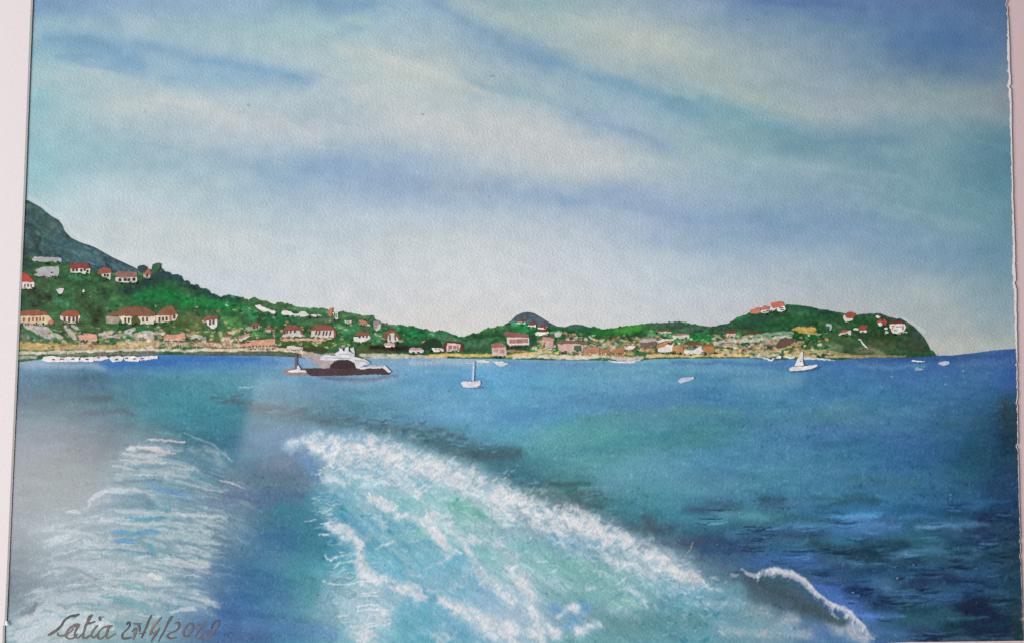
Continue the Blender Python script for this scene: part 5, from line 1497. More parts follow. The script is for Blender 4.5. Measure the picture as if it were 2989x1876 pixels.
my = np.concatenate([np.linspace(-160, 1800, 240), np.linspace(1803, 1830, 16), np.linspace(1840, 2000, 20)])
mx = mat_edge(my)
prism("mat_panel", np.concatenate([[-120], mx - 5, [-120]]), np.concatenate([[-160], my, [2000]]), 0.0004, 0.00125, MM, mat_thing)
xa, ya = ray_plane(mx - 5, my)
xb, yb_ = ray_plane(mx, my)
v = [(xa[i], ya[i], 0.00124) for i in range(len(my))] + [(xb[i], yb_[i], 0.0007) for i in range(len(my))] + [(xa[i], ya[i], 0.00065) for i in range(len(my))]
k = len(my)
f = [[i, i + 1, k + i + 1, k + i][::-1] for i in range(k - 1)] + [[k + i, k + i + 1, 2 * k + i + 1, 2 * k + i][::-1] for i in range(k - 1)]
link("bevel", mesh_of("bevel", v, f), BV, mat_thing)
torn = link("torn_flake", mesh_of("torn_flake", *(lambda X_, Y_: ([(a, b, 0.0014) for a, b in zip(X_, Y_)] + [(float(X_.mean()), float(Y_.mean()), 0.0018)],
            [[i, (i + 1) % len(X_), len(X_)] for i in range(len(X_))]))(*ray_plane(np.array([19, 20, 23, 25.5, 28, 24, 20, 17.5]), np.array([1824, 1809, 1809, 1813, 1821, 1824, 1822, 1826])))), BV, mat_thing)

painting = thing("watercolour_painting", "watercolour seascape of a hilly bay with boats and a foaming wake", "painting")
PAPER = board_material("rag_paper", (0.86, 0.84, 0.85), 0.03, 600, 0.4)

ey = np.linspace(-150, 1870, 700)
bx = np.linspace(2985, 0, 260)
prism("paper_sheet", np.concatenate([[0], edge_right(ey), bx]), np.concatenate([[-150], ey, edge_bottom(bx)]), -0.0008, 0.0, PAPER, painting)


def wash(name, canvas, top, bot, x0, x1, cols, rows, z, right_edge=False, inset=0.0, mat=None, pow_=1.0):
    u = np.linspace(0, 1, cols)[None, :]
    t = np.linspace(0, 1, rows)[:, None] ** pow_
    x = x0 + (x1 - x0) * u + 0 * t
    yt, ybt = top(x), bot(x)
    y = yt + (ybt - yt) * t
    if right_edge:
        x = x0 + (edge_paint(y) - x0) * u
        yt, ybt = top(x), bot(x)
        y = yt + (ybt - yt) * t
    rgb = canvas.sample(x, y + inset * (1 - t))
    return sheet_grid(name, x, y, z, rgb, mat or PAINT, painting)


K = lambda c: (lambda x: np.full(np.shape(x), float(c)))
sky_o = wash("sky_wash", sky, K(-150), lambda x: SHORE_Y(x) + 3, 0, 2960, 720, 300, 0.00010, True)
sea_o = wash("sea_wash", sea, lambda x: SHORE_Y(x) - 1 + 1.2 * (fbm(x / 9, x * 0, 201) - .5), lambda x: edge_bottom(x) - 1.0, 0, 2960, 1150, 340, 0.00018, True)


def leafy(line, amp, seed, size=9.0, only=None):
    g = line_y(line)

    def f(x):
        a = amp if only is None else amp * only(x)
        return g(x) - a * np.abs(fbm(x / size, x * 0 + 3.3, seed, 3) - .5) * 2 + a * .3
    return f


def part_wash(name, line, bot, seed, amp, z, cols, rows, label, only=None, size=9.0):
    xs = [p[0] for p in line]
    g = leafy(line, amp, seed, size, only)
    o = wash(name, land, lambda x: np.minimum(g(x), bot(x) - 1), bot, min(xs), max(xs), cols, rows, z, inset=3.0)
    o['label'] = label
    return o


BEACH = lambda x: SHORE_Y(x) + 0.8 * (fbm(x / 12, x * 0 + .5, 207) - .5)
part_wash("mountain", MOUNT, K(815), 131, 1.0, 0.00026, 230, 120, "dark grey green mountain rising at the left edge")
part_wash("grey_knoll", KNOLL, K(990), 133, 1.0, 0.00026, 140, 40, "blue grey rounded hill behind the valley houses")
part_wash("valley_hill", VALE, lambda x: np.minimum(BEACH(x), 1052.0), 135, 6.0, 0.00032, 640, 80, "low green wooded shore between the two headlands")
part_wash("wooded_slope", SLOPE, BEACH, 137, 7.0, 0.00038, 860, 170, "green wooded slope with red roofed houses running down to the beach", lambda x: sstep(440, 480, x) + .1, 7.0)
part_wash("headland", HEAD, lambda x: BEACH(x) - .5, 139, 3.0, 0.00038, 480, 120, "dark green headland ending in a steep point")

# ------------------------------------------------------------------ houses
RED, BRICK, ORANGE, WHITE, CREAM, DARK, PINK = (190, 62, 50), (152, 72, 58), (208, 108, 78), (216, 208, 204), (218, 196, 168), (78, 52, 46), (204, 162, 152)
ZH = 0.00052
FEET = []


def house(name, label, wall=None, wc=WHITE, roof=None, rc=BRICK, win=(), wcol=DARK, f=c4, ww=9, wh=26, lean=0, extra=()):
    g = group_part(name, painting, label)
    if wall:
        dab("wall", f(*wall), wc, g, ZH)
        FEET.append(f(*wall))
    for pts, col in extra:
        dab("lean_to_or_shaded_wall", f(*pts), col, g, ZH + .00002)
    if roof:
        dab("roof", f(*roof), rc, g, ZH + .00008)
    for w in win:
        x, y = w[:2]
        a, b = (w[2], w[3]) if len(w) > 3 else (ww, wh)
        dab("window", f((x - a / 2 + lean, y - b / 2), (x + a / 2 + lean, y - b / 2), (x + a / 2 - lean, y + b / 2), (x - a / 2 - lean, y + b / 2)), wcol, g, ZH + .00014, .5)
    return g


house("house", "red roofed house cut off by the left edge of the sheet", [(170, 765), (295, 768), (290, 826), (170, 826)], (206, 196, 188), [(170, 690), (205, 688), (245, 705), (296, 766), (170, 768)], RED,
      [(215, 797), (241, 797), (266, 798)], (96, 70, 62))
house("long_building", "long pale grey roof high on the dark mountain", [(270, 578), (292, 552), (400, 556), (505, 558), (528, 575), (518, 602), (400, 596), (300, 597)], (164, 160, 164))
house("grey_building", "blank pale grey building below the long roof on the mountain", [(312, 655), (360, 640), (500, 634), (506, 685), (492, 716), (420, 728), (350, 724), (286, 706), (325, 690), (300, 668)], (166, 162, 166), win=[(443, 688, 14, 12)], wcol=(60, 56, 60))
house("house", "highest house on the left slope, with red roof and white arches", [(598, 650), (770, 650), (765, 700), (735, 682), (716, 708), (695, 688), (640, 690), (600, 684)], (204, 194, 182),
      [(600, 608), (755, 612), (772, 655), (690, 652), (598, 657)], (148, 58, 54), [(625, 664), (655, 664), (692, 668), (722, 662), (745, 676)], (60, 50, 44), ww=16, wh=24)
house("house", "small house with brick roof next to the long hilltop house", [(862, 695), (945, 690), (938, 752), (905, 728), (868, 720)], (200, 190, 180), [(830, 703), (842, 656), (882, 640), (948, 656), (952, 690), (860, 700)], (160, 78, 66),
      [(892, 710), (916, 712)], (56, 46, 44), ww=16, wh=22)
house("house", "long hilltop house with grey brown roof and four round windows", [(982, 728), (1168, 722), (1162, 768), (1080, 775), (984, 762)], (194, 190, 176), [(984, 722), (986, 690), (1012, 674), (1166, 680), (1168, 724), (1040, 732)], (150, 98, 88),
      [(1020, 750), (1065, 748), (1095, 748), (1138, 745)], (58, 52, 46), ww=22, wh=26)
house("house", "tiny house between two round trees on the hilltop", [(1218, 698), (1282, 698), (1274, 740), (1222, 728)], (170, 160, 140), [(1216, 705), (1224, 672), (1260, 654), (1292, 688), (1280, 706)], (166, 92, 76), [(1250, 712, 12, 26)], (60, 50, 44))
for pts, lab in (([(474, 828), (500, 820), (548, 820), (540, 852), (515, 876), (495, 862)], "pale blank house below the red roofed corner house"),
                 ([(702, 838), (716, 830), (724, 850), (714, 868), (704, 858)], "upper of two tiny white houses in the wood"), ([(760, 888), (774, 882), (778, 905), (764, 908)], "lower of two tiny white houses in the wood")):
    house("cottage", lab, pts, (200, 192, 190))
house("house", "cream arcaded house at the left edge with brick roof and orange lean-to", [(170, 1046), (415, 1044), (446, 1088), (402, 1122), (170, 1112)], (216, 186, 146), [(170, 1014), (250, 1006), (330, 1000), (400, 1022), (418, 1050), (170, 1054)], (148, 84, 60),
      [(205, 1085), (250, 1085), (282, 1083), (314, 1082), (342, 1080), (370, 1080)], (150, 96, 64), ww=12, wh=36, extra=[([(408, 1108), (444, 1072), (462, 1110), (440, 1126), (402, 1124)], (206, 112, 86))])
house("house", "house with four dark openings beside the cream arcaded house", [(512, 1052), (684, 1050), (668, 1112), (560, 1112), (516, 1084)], (214, 200, 182), [(522, 1056), (530, 1026), (582, 1004), (660, 1010), (688, 1046), (640, 1062)], (166, 80, 58),
      [(550, 1082), (590, 1085), (626, 1082), (655, 1078)], (92, 64, 54), ww=17, wh=44)
house("villa", "wide villa with a long orange brown roof and a dark tree before it", [(1008, 1052), (1322, 1052), (1310, 1122), (1190, 1122), (1044, 1118)], (220, 202, 178), [(898, 1050), (930, 1030), (1000, 1014), (1062, 984), (1160, 974), (1250, 984), (1324, 1032), (1312, 1058), (1130, 1058)], (138, 84, 60),
      [(1065, 1088), (1095, 1088), (1215, 1084), (1250, 1082)], (96, 66, 54), ww=14, wh=38, extra=[([(900, 1054), (1012, 1060), (1014, 1122), (905, 1118)], (164, 146, 126))])  # darker extra dab: the villa's left wall with its shade in the colour
house("villa", "villa with a pointed brown roof to the right of the wide villa", [(1322, 1050), (1512, 1040), (1492, 1092), (1400, 1106), (1324, 1112)], (216, 192, 168), [(1334, 1050), (1345, 1022), (1400, 982), (1462, 960), (1514, 1034), (1480, 1048)], (142, 88, 58),
      [(1355, 1082), (1385, 1080), (1415, 1076), (1480, 1062, 16, 34)], (86, 60, 50), ww=14, wh=34, extra=[([(1438, 1050), (1456, 1048), (1458, 1102), (1442, 1104)], (196, 112, 84))])
house("house", "white house standing alone on the green slope", [(1748, 1086), (1848, 1064), (1842, 1140), (1812, 1166), (1762, 1130)], (212, 208, 204), [(1732, 1100), (1738, 1068), (1762, 1050), (1858, 1054), (1852, 1078), (1752, 1094)], (142, 82, 66),
      [(1784, 1110), (1812, 1104)], (94, 84, 78), ww=16, wh=42, extra=[([(1716, 1092), (1746, 1088), (1752, 1108), (1722, 1106)], (206, 150, 138))])
house("beach_hut", "orange roofed hut on the beach among pale rocks", [(660, 1248), (826, 1252), (822, 1262), (690, 1258)], (206, 190, 172), [(655, 1214), (710, 1212), (735, 1198), (820, 1206), (830, 1256), (690, 1254)], (220, 150, 122), [(715, 1210, 8, 10), (742, 1208, 8, 10)], (120, 60, 50))
house("beach_hut", "second orange roofed hut on the beach, near the row of posts", [(1385, 1246), (1578, 1244), (1574, 1258), (1390, 1258)], (204, 184, 166), [(1384, 1248), (1410, 1206), (1470, 1212), (1570, 1194), (1580, 1248), (1480, 1246)], (216, 138, 106))
F = c5
house("house", "house with two gables half hidden on the middle slope", [(400, 668), (440, 655), (470, 660), (548, 652), (540, 690), (410, 712)], (150, 160, 132), [(398, 668), (440, 654), (470, 636), (520, 616), (558, 652), (470, 668)], (142, 78, 62), [(490, 672, 20, 30), (520, 668, 14, 28)], (70, 72, 52), f=F)
house("hut", "mushroom shaped hut below the double gabled house", [(598, 698), (664, 694), (658, 728), (605, 730)], (176, 166, 152), [(586, 696), (605, 672), (645, 658), (692, 686), (690, 700), (640, 692)], (132, 80, 62), f=F)
house("shed", "slanting orange shed roof above the long orange roof", [(335, 790), (440, 745), (450, 760), (360, 812)], (204, 190, 176), [(326, 772), (380, 748), (462, 728), (440, 750), (340, 784)], (196, 128, 96), f=F)
house("long_house", "long low house with orange roof on the waterfront", [(420, 842), (690, 832), (696, 876), (420, 880)], (196, 160, 136), [(336, 866), (370, 838), (420, 802), (500, 798), (640, 790), (700, 780), (704, 838), (560, 846), (430, 858)], (218, 148, 116),
      [(440, 860), (475, 858), (510, 860), (545, 858), (580, 858), (615, 858), (650, 856), (678, 852)], (136, 104, 84), f=F, ww=18, wh=18)
house("manor", "left of two manor houses with hipped brown roofs on a pink terrace", [(786, 704), (955, 700), (978, 752), (960, 772), (768, 772)], (190, 184, 178), [(758, 752), (780, 700), (798, 672), (850, 644), (930, 654), (968, 690), (990, 740), (960, 742), (948, 702), (800, 708), (775, 745)], (148, 76, 60),
      [(795, 725), (820, 716), (856, 712), (898, 710)], (96, 78, 70), f=F, ww=16, wh=36, lean=3)
house("manor", "right of two manor houses with hipped brown roofs on a pink terrace", [(1062, 704), (1290, 698), (1290, 778), (1060, 772)], (194, 188, 178), [(1052, 706), (1066, 690), (1092, 660), (1180, 638), (1270, 660), (1312, 715), (1316, 772), (1296, 768), (1288, 702), (1130, 704)], (150, 76, 60),
      [(1112, 724), (1142, 728), (1186, 730), (1216, 732), (1252, 730)], (92, 74, 66), f=F, ww=14, wh=44, lean=6)
dab("terrace", c5((745, 796), (800, 776), (960, 782), (1100, 775), (1300, 782), (1180, 808), (1040, 804), (780, 806)), (220, 156, 126), painting, ZH)
for pts, lab in (([(498, 458), (540, 444), (580, 470), (640, 490), (704, 512), (706, 544), (672, 540), (640, 515), (560, 505), (520, 486)], "long white building on the ridge, left of the pair"),
                 ([(760, 532), (770, 512), (805, 504), (850, 512), (880, 535), (930, 536), (950, 518), (1000, 514), (1046, 550), (1000, 566), (900, 566), (820, 548), (780, 548)], "long white building on the ridge, right of the pair"),
                 ([(1050, 548), (1090, 542), (1124, 556), (1110, 568), (1070, 562)], "small white shed at the end of the ridge buildings"),
                 ([(818, 858), (850, 852), (980, 872), (978, 892), (820, 892)], "white shed on the beach under the dark hedge")):
    house("white_building", lab, pts, (212, 204, 202), f=F)
house("tower_house", "narrow orange and white striped house on the ridge", [(1270, 526), (1326, 520), (1336, 600), (1318, 602)], (204, 198, 190), [(1236, 512), (1255, 478), (1280, 480), (1272, 520), (1266, 566), (1240, 560)], (200, 116, 82), [(1295, 548), (1312, 556)], (90, 90, 76), f=F, ww=8, wh=44)
house("house", "white house beside an orange roof on the descending ridge", [(1396, 600), (1470, 604), (1462, 640), (1402, 626)], (206, 202, 192), None, BRICK, [(1420, 616, 8, 26), (1440, 620, 8, 26)], (90, 110, 80), f=F)
house("house", "small orange roofed house on the descending ridge", [(1540, 636), (1640, 636), (1655, 656), (1560, 650)], (214, 206, 198), [(1534, 602), (1580, 596), (1625, 622), (1640, 644), (1556, 642)], (192, 116, 84), f=F)
house("house", "grey gabled house at the foot of the ridge", [(1684, 622), (1720, 612), (1770, 640), (1752, 690), (1720, 712), (1694, 690)], (196, 186, 180), [(1684, 640), (1690, 612), (1740, 606), (1774, 642), (1730, 640), (1712, 690), (1690, 690)], (150, 140, 130), f=F)
house("house", "white house with flat brown roof above the yacht", [(1488, 768), (1645, 752), (1660, 786), (1600, 814), (1550, 828), (1492, 806)], (214, 206, 206), [(1500, 756), (1520, 722), (1560, 714), (1640, 724), (1656, 752), (1560, 752)], (150, 82, 62), [(1548, 768, 20, 16), (1586, 764, 18, 16), (1620, 764, 14, 26)], (96, 70, 62), f=F)
house("house", "white house with steep brown roof behind the hut", [(1826, 756), (1860, 712), (1925, 738), (1942, 800), (1900, 820), (1830, 816)], (206, 198, 192), [(1764, 756), (1800, 722), (1850, 698), (1912, 704), (1964, 782), (1930, 780), (1884, 718), (1830, 752), (1826, 800), (1790, 770)], (140, 84, 58), [(1852, 772), (1905, 770)], (100, 84, 72), f=F, ww=14, wh=60)
house("hut", "round topped white hut with pink roof near the shore", [(1798, 846), (1905, 850), (1885, 874), (1810, 868)], (216, 210, 208), [(1792, 836), (1840, 818), (1905, 836), (1888, 862), (1806, 856)], (204, 152, 142), f=F)
house("shed", "white shed with pink roof on the shore", [(2044, 890), (2190, 884), (2190, 922), (2130, 930), (2046, 920)], (212, 202, 202), [(2044, 894), (2060, 872), (2180, 878), (2188, 896), (2100, 900)], (182, 134, 128), f=F)
dab("dark_bush", c5((2172, 892), (2178, 836), (2215, 800), (2290, 776), (2350, 800), (2374, 850), (2360, 880), (2270, 870), (2240, 900)), (40, 62, 46), painting, ZH)
house("shed", "small white shed under the round dark bush", [(2270, 880), (2330, 868), (2396, 886), (2390, 916), (2290, 914)], (214, 204, 200), None, BRICK, [(2310, 892, 16, 12), (2345, 892, 16, 12)], (176, 120, 104), f=F)
F = c6
house("house", "pink house with dark brown surround and white frame", [(178, 512), (324, 528), (312, 600), (184, 602)], (216, 186, 182), [(150, 560), (164, 520), (192, 494), (320, 512), (356, 545), (362, 610), (330, 600), (330, 528), (190, 512), (176, 590), (158, 596)], (112, 52, 48),
      [(220, 562, 34, 40), (264, 562, 30, 40), (294, 566, 14, 50)], (172, 112, 104), f=F)
house("house", "pink house down on the sand with a red brown roof", [(640, 556), (786, 558), (786, 656), (640, 644)], (204, 166, 156), [(630, 530), (650, 520), (738, 510), (784, 556), (640, 566)], (168, 100, 90), [(675, 596, 40, 30), (740, 600, 40, 34)], (186, 134, 122), f=F)
house("hotel", "largest house of the valley, pink with a wide red band of windows", [(790, 458), (1012, 462), (1016, 536), (900, 540), (824, 552), (796, 522)], (216, 192, 186), [(752, 418), (790, 404), (1012, 428), (1010, 464), (900, 458), (788, 462)], (150, 88, 80), [(846, 502, 62, 40), (915, 500, 60, 42), (975, 496, 46, 42)], (176, 116, 104), f=F)
for w_, r_, lab in (([(880, 314), (978, 308), (972, 326), (890, 330)], [(880, 312), (930, 280), (1004, 294), (960, 308)], "topmost of four white houses under the blue grey hill"),
                    ([(998, 340), (1084, 332), (1078, 362), (1010, 366)], [(998, 338), (1046, 304), (1090, 326), (1050, 342)], "second of four white houses under the blue grey hill"),
                    ([(1098, 362), (1198, 358), (1194, 382), (1106, 382)], [(1100, 364), (1130, 338), (1214, 348), (1180, 366)], "third of four white houses under the blue grey hill"),
                    ([(1054, 432), (1100, 404), (1204, 402), (1216, 420), (1140, 442), (1076, 442)], [(1098, 410), (1140, 384), (1206, 396), (1180, 410)], "lowest of four white houses under the blue grey hill")):
    house("hill_house", lab, w_, (220, 216, 208), r_, (146, 62, 50), f=F)
house("house", "tall pink house in the green between the hotel and the huts", [(1152, 480), (1262, 478), (1244, 572), (1170, 570), (1180, 510), (1148, 506)], (202, 158, 146), [(1140, 462), (1200, 458), (1270, 474), (1250, 500), (1160, 490)], (190, 140, 128), f=F)
dab("door_step", c6((1160, 572), (1240, 572), (1236, 588), (1168, 584)), (218, 206, 198), painting, ZH + .0001)
house("house", "white blank house in front of the dark wood", [(1268, 420), (1300, 408), (1344, 412), (1334, 444), (1296, 464), (1270, 450)], (196, 190, 180), f=F)
house("hut", "tiny orange gable at the edge of the dark wood", [(1350, 420), (1372, 396), (1412, 430), (1400, 442), (1356, 436)], (168, 110, 78), f=F)
house("long_house", "long pink house with a dark roof line and green bush", [(1296, 524), (1480, 520), (1560, 540), (1556, 610), (1316, 606)], (206, 164, 148), [(1286, 510), (1340, 490), (1480, 496), (1610, 512), (1600, 530), (1480, 522), (1300, 530)], (128, 88, 80), f=F)
dab("green_bush", c6((1465, 545), (1535, 540), (1540, 590), (1500, 604), (1462, 590)), (62, 108, 84), painting, ZH + .0001)
for pts, col, lab in (([(1556, 580), (1620, 556), (1722, 560), (1714, 620), (1556, 624)], (186, 122, 94), "brown thatched hut right of the long pink house"),
                      ([(1740, 596), (1800, 590), (1830, 620), (1740, 624)], (178, 112, 84), "low brown hut in the middle of the row of huts"),
                      ([(1850, 580), (1940, 558), (1976, 580), (1960, 622), (1850, 620)], (174, 112, 80), "brown hut at the end of the row of huts")):
    house("hut", lab, pts, col, f=F)
house("shed", "white slanted shed roof above the brown huts", [(1974, 578), (2010, 546), (2086, 546), (2060, 576), (1990, 588)], (216, 206, 196), f=F)
house("rock_house", "dark brown house between pale rocks", [(2120, 520), (2290, 500), (2288, 548), (2150, 560)], (118, 92, 80), [(2110, 500), (2160, 480), (2290, 476), (2290, 500), (2150, 516)], (176, 166, 156), f=F)
F = c7
house("house", "white house with an orange arched roof by the valley beach", [(60, 540), (230, 520), (215, 560), (212, 610), (70, 606)], (216, 204, 196), [(46, 560), (70, 540), (130, 510), (206, 492), (210, 512), (120, 556), (60, 572)], (190, 122, 74), f=F)
house("white_building", "white flat roofed building above the orange arch", [(46, 500), (120, 476), (226, 474), (236, 494), (150, 498), (56, 520)], (218, 206, 198), f=F)
house("hut", "ochre hut with a rounded roof between white roofs", [(218, 548), (270, 530), (322, 556), (324, 620), (216, 620)], (192, 132, 74), f=F)
house("house", "white house with a dark red roof close to the valley beach", [(326, 592), (440, 575), (500, 545), (520, 590), (546, 622), (420, 634), (330, 628)], (216, 206, 198), [(352, 540), (370, 516), (470, 516), (500, 542), (420, 540)], (150, 62, 48), [(400, 575, 70, 26)], (96, 132, 96), f=F)
house("hut", "round ochre hut beside the dark green wood", [(516, 566), (548, 536), (590, 528), (640, 562), (634, 612), (560, 624), (530, 608)], (184, 122, 62), [(512, 560), (560, 530), (600, 526), (642, 560), (580, 548)], (160, 92, 52), f=F)
house("house", "pale house under the green ridge with a dark red roof line", [(64, 402), (206, 400), (204, 424), (90, 426)], (190, 176, 162), [(60, 400), (110, 388), (206, 394), (204, 404), (110, 406)], (130, 66, 56), f=F)
house("house", "wide pale house under the green ridge", [(214, 438), (382, 432), (380, 474), (222, 478)], (206, 196, 184), [(210, 432), (260, 418), (384, 420), (382, 438), (240, 444)], (150, 112, 100), f=F)
house("house", "house with a dark red roof at the foot of the headland", [(752, 424), (852, 420), (846, 452), (760, 452)], (190, 174, 160), [(738, 418), (780, 394), (856, 392), (854, 416), (790, 426)], (126, 56, 46), f=F)
dab("roof_line", c7((926, 412), (990, 398), (1120, 408), (1116, 428), (1010, 424), (940, 430)), (104, 62, 48), painting, ZH)
dab("rock", c7((1240, 556), (1262, 530), (1290, 520), (1286, 484), (1346, 458), (1380, 476), (1450, 478), (1462, 506), (1420, 512), (1400, 540), (1330, 560), (1290, 572)), (104, 74, 70), painting, ZH)
house("orange_villa", "lowest of three orange roofed villas on top of the headland", None, WHITE, [(990, 196), (1010, 184), (1060, 164), (1100, 172), (1098, 214), (1060, 228), (1000, 226)], (204, 110, 82), f=F)
house("orange_villa", "middle one of three orange roofed villas on top of the headland", [(1104, 192), (1192, 184), (1190, 212), (1150, 222), (1106, 216)], (214, 206, 196), [(1098, 184), (1130, 148), (1186, 158), (1194, 188), (1150, 184), (1108, 198)], (200, 104, 76), [(1165, 200, 12, 14)], (84, 60, 50), f=F)
house("orange_villa", "highest of three orange roofed villas on top of the headland", [(1188, 168), (1215, 150), (1345, 150), (1352, 196), (1320, 206), (1272, 206), (1262, 170), (1212, 208), (1194, 204)], (214, 206, 200), [(1196, 122), (1230, 112), (1280, 104), (1322, 112), (1334, 152), (1270, 164), (1230, 178), (1204, 150)], (206, 104, 76), [(1306, 170, 44, 10), (1316, 188, 36, 9)], (60, 44, 40), f=F)
house("house", "round red house outlined in white at the headland's crest", [(1932, 250), (1945, 235), (1960, 268), (2034, 276), (2016, 296), (1958, 314), (1936, 290)], (196, 190, 178), [(1948, 240), (1964, 214), (2000, 208), (2046, 222), (2052, 250), (2030, 272), (1960, 268)], (172, 66, 54), f=F)
house("house", "red and white house halfway down the headland", [(1882, 436), (1914, 412), (1980, 400), (2004, 390), (2006, 436), (1986, 436), (1970, 412), (1920, 436), (1890, 446)], (196, 192, 182), [(1898, 412), (1925, 388), (1985, 392), (1960, 408), (1912, 418)], (178, 76, 60), f=F)
house("house", "red house with two white wings low on the headland", [(2076, 414), (2092, 396), (2160, 388), (2164, 410), (2110, 412)], (204, 200, 186), [(2078, 384), (2100, 344), (2182, 342), (2160, 378), (2120, 390)], (166, 68, 54), f=F, extra=[([(2030, 376), (2052, 364), (2092, 382), (2070, 394), (2034, 390)], (204, 198, 182))])
house("ruin", "small grey white arch on the headland's green flank", [(1748, 340), (1776, 320), (1812, 330), (1818, 366), (1804, 396), (1790, 392), (1796, 352), (1760, 350)], (150, 176, 160), f=F)
F = c8
house("house", "red roofed house with a white front below the crest", [(272, 346), (310, 340), (332, 372), (320, 386), (290, 384)], (216, 210, 204), [(256, 340), (286, 306), (340, 304), (376, 330), (366, 382), (334, 380), (316, 340), (276, 350)], (168, 68, 56), f=F)
house("house", "large white and pink house near the point of the headland", [(404, 358), (480, 350), (572, 360), (584, 404), (562, 440), (530, 470), (440, 462), (420, 420), (402, 396)], (218, 204, 196), [(400, 352), (440, 330), (500, 322), (554, 338), (566, 360), (500, 356), (410, 366)], (120, 48, 42),
      [(440, 384, 30, 14), (500, 392, 60, 10), (466, 432, 40, 10), (548, 404, 16, 44), (430, 410, 10, 30)], (166, 110, 104), f=F)
for pts, lab in (([(244, 288), (256, 266), (290, 276), (312, 292), (280, 304)], "small white roof on the crest"), ([(332, 412), (350, 398), (386, 404), (378, 420), (350, 428)], "upper of two small white huts beside the large pink house"),
                 ([(346, 458), (362, 434), (390, 446), (384, 460), (356, 468)], "lower of two small white huts beside the large pink house"), ([(536, 466), (560, 440), (602, 448), (580, 464)], "white terrace under the large pink house"),
                 ([(52, 534), (78, 520), (108, 560), (168, 624), (158, 636), (130, 612), (98, 570), (86, 546)], "slanting white path down the headland")):
    house("white_patch", lab, pts, (204, 204, 196), f=F)

# leaves painted over the feet of the houses
lv, lf, lc = [], [], []
for wall_pts in FEET:
    x0, x1, y1 = min(p[0] for p in wall_pts), max(p[0] for p in wall_pts), max(p[1] for p in wall_pts)
    for _ in range(int(3 + (x1 - x0) / 5)):
        cx, cy = _rnd.uniform(x0 - 4, x1 + 4), y1 + _rnd.uniform(-3.5, 4.5)
        base = land.sample(np.array([cx]), np.array([min(cy + 6, 1030)]))[0] * _rnd.choice([.6, .8, 1.0, 1.25])
        ra, rb = _rnd.uniform(1.5, 4.0), _rnd.uniform(1.2, 2.6)
        n0 = len(lv)
        for q in range(7):
            t = q / 7 * 2 * math.pi
            k = _rnd.uniform(.7, 1.2)
            px_, py_ = cx + ra * k * math.cos(t), cy - rb * k * math.sin(t)
            x_, y_ = ray_plane(px_, py_)
            lv.append((float(x_), float(y_), ZH + .0002))
            lc.append(list(pigment(base, cx, cy)) + [1.0])
        lf.append(list(range(n0, n0 + 7)))
o = link("leaf_dabs", mesh_of("leaf_dabs", lv, lf, lc), PAINT_DAB, painting)
o['kind'] = "stuff"

# ------------------------------------------------------------------ trees painted on their own
for pts, col, lab in ((c4((1170, 655), (1176, 630), (1210, 620), (1246, 640), (1248, 668), (1222, 690), (1196, 680)), (52, 72, 78), "dark blue green round tree on the hilltop"),
                      (c4((1286, 668), (1298, 622), (1330, 604), (1366, 610), (1362, 652), (1330, 690), (1300, 690)), (58, 100, 70), "green round tree on the hilltop"),
                      (c4((1116, 1080), (1130, 1052), (1156, 1046), (1186, 1080), (1190, 1112), (1172, 1142), (1140, 1148), (1122, 1120)), (82, 92, 44), "dark tree in front of the wide villa")):
    o = dab("tree", pts, col, painting, ZH + .0002)
    o['label'] = lab

# ------------------------------------------------------------------ boats
ZB = 0.00060
HULLW = (208, 206, 212)
b = group_part("moored_boats", painting, "white row of small boats moored along the left beach")
for pts in ([(352, 1424), (376, 1394), (470, 1390), (520, 1398), (512, 1438), (400, 1440)], [(510, 1404), (600, 1394), (690, 1400), (676, 1436), (520, 1440)], [(672, 1404), (790, 1396), (806, 1416), (790, 1440), (684, 1434)],
            [(796, 1398), (900, 1390), (930, 1408), (880, 1424), (806, 1430)], [(922, 1402), (1010, 1386), (1060, 1404), (1040, 1430), (960, 1442)], [(1050, 1394), (1140, 1388), (1190, 1404), (1180, 1436), (1064, 1430)], [(1182, 1396), (1290, 1386), (1344, 1388), (1340, 1412), (1250, 1422), (1190, 1428)]):
    dab("hull", c4(*pts), (216 + _rnd.randint(-8, 6), 212, 212), b, ZB, 1.3)
for x in (400, 560, 640, 860, 1010, 1110, 1260):
    ribbon("mast", c4((x, 1394), (x + 2, 1352)), 1.3, (150, 140, 136), b, ZB + .00004)
for x, y in ((455, 1420), (530, 1416), (620, 1416), (740, 1418), (835, 1404), (990, 1420), (1075, 1409), (1140, 1414), (1205, 1412)):
    dab("cabin", c4((x - 17, y + 4), (x - 4, y - 7), (x + 18, y - 6), (x + 12, y + 5)), (92, 70, 66), b, ZB + .0001, .5)

y_ = group_part("motor_yacht", painting, "large motor yacht with black hull and white upper decks")
dab("smoke", c5((950, 952), (1020, 938), (1110, 930), (1200, 955), (1300, 1000), (1256, 1066), (1190, 1086), (1140, 1062), (1060, 1000)), (168, 154, 156), y_, ZB, 1.2)
dab("hull", c5((956, 1082), (1080, 1080), (1250, 1078), (1520, 1076), (1800, 1056), (1868, 1114), (1838, 1142), (1640, 1142), (1400, 1152), (1100, 1158), (1056, 1156), (1020, 1122)), (78, 58, 62), y_, ZB + .00006)
dab("cabin", c5((1246, 1082), (1262, 1036), (1320, 1002), (1420, 994), (1494, 1020), (1516, 1080)), (66, 50, 54), y_, ZB + .00012)
dab("upper_deck", c5((1148, 996), (1160, 962), (1210, 944), (1340, 958), (1480, 962), (1600, 986), (1662, 1032), (1600, 1046), (1540, 1084), (1516, 1076), (1496, 1024), (1420, 990), (1330, 996), (1270, 1002)), HULLW, y_, ZB + .00018)
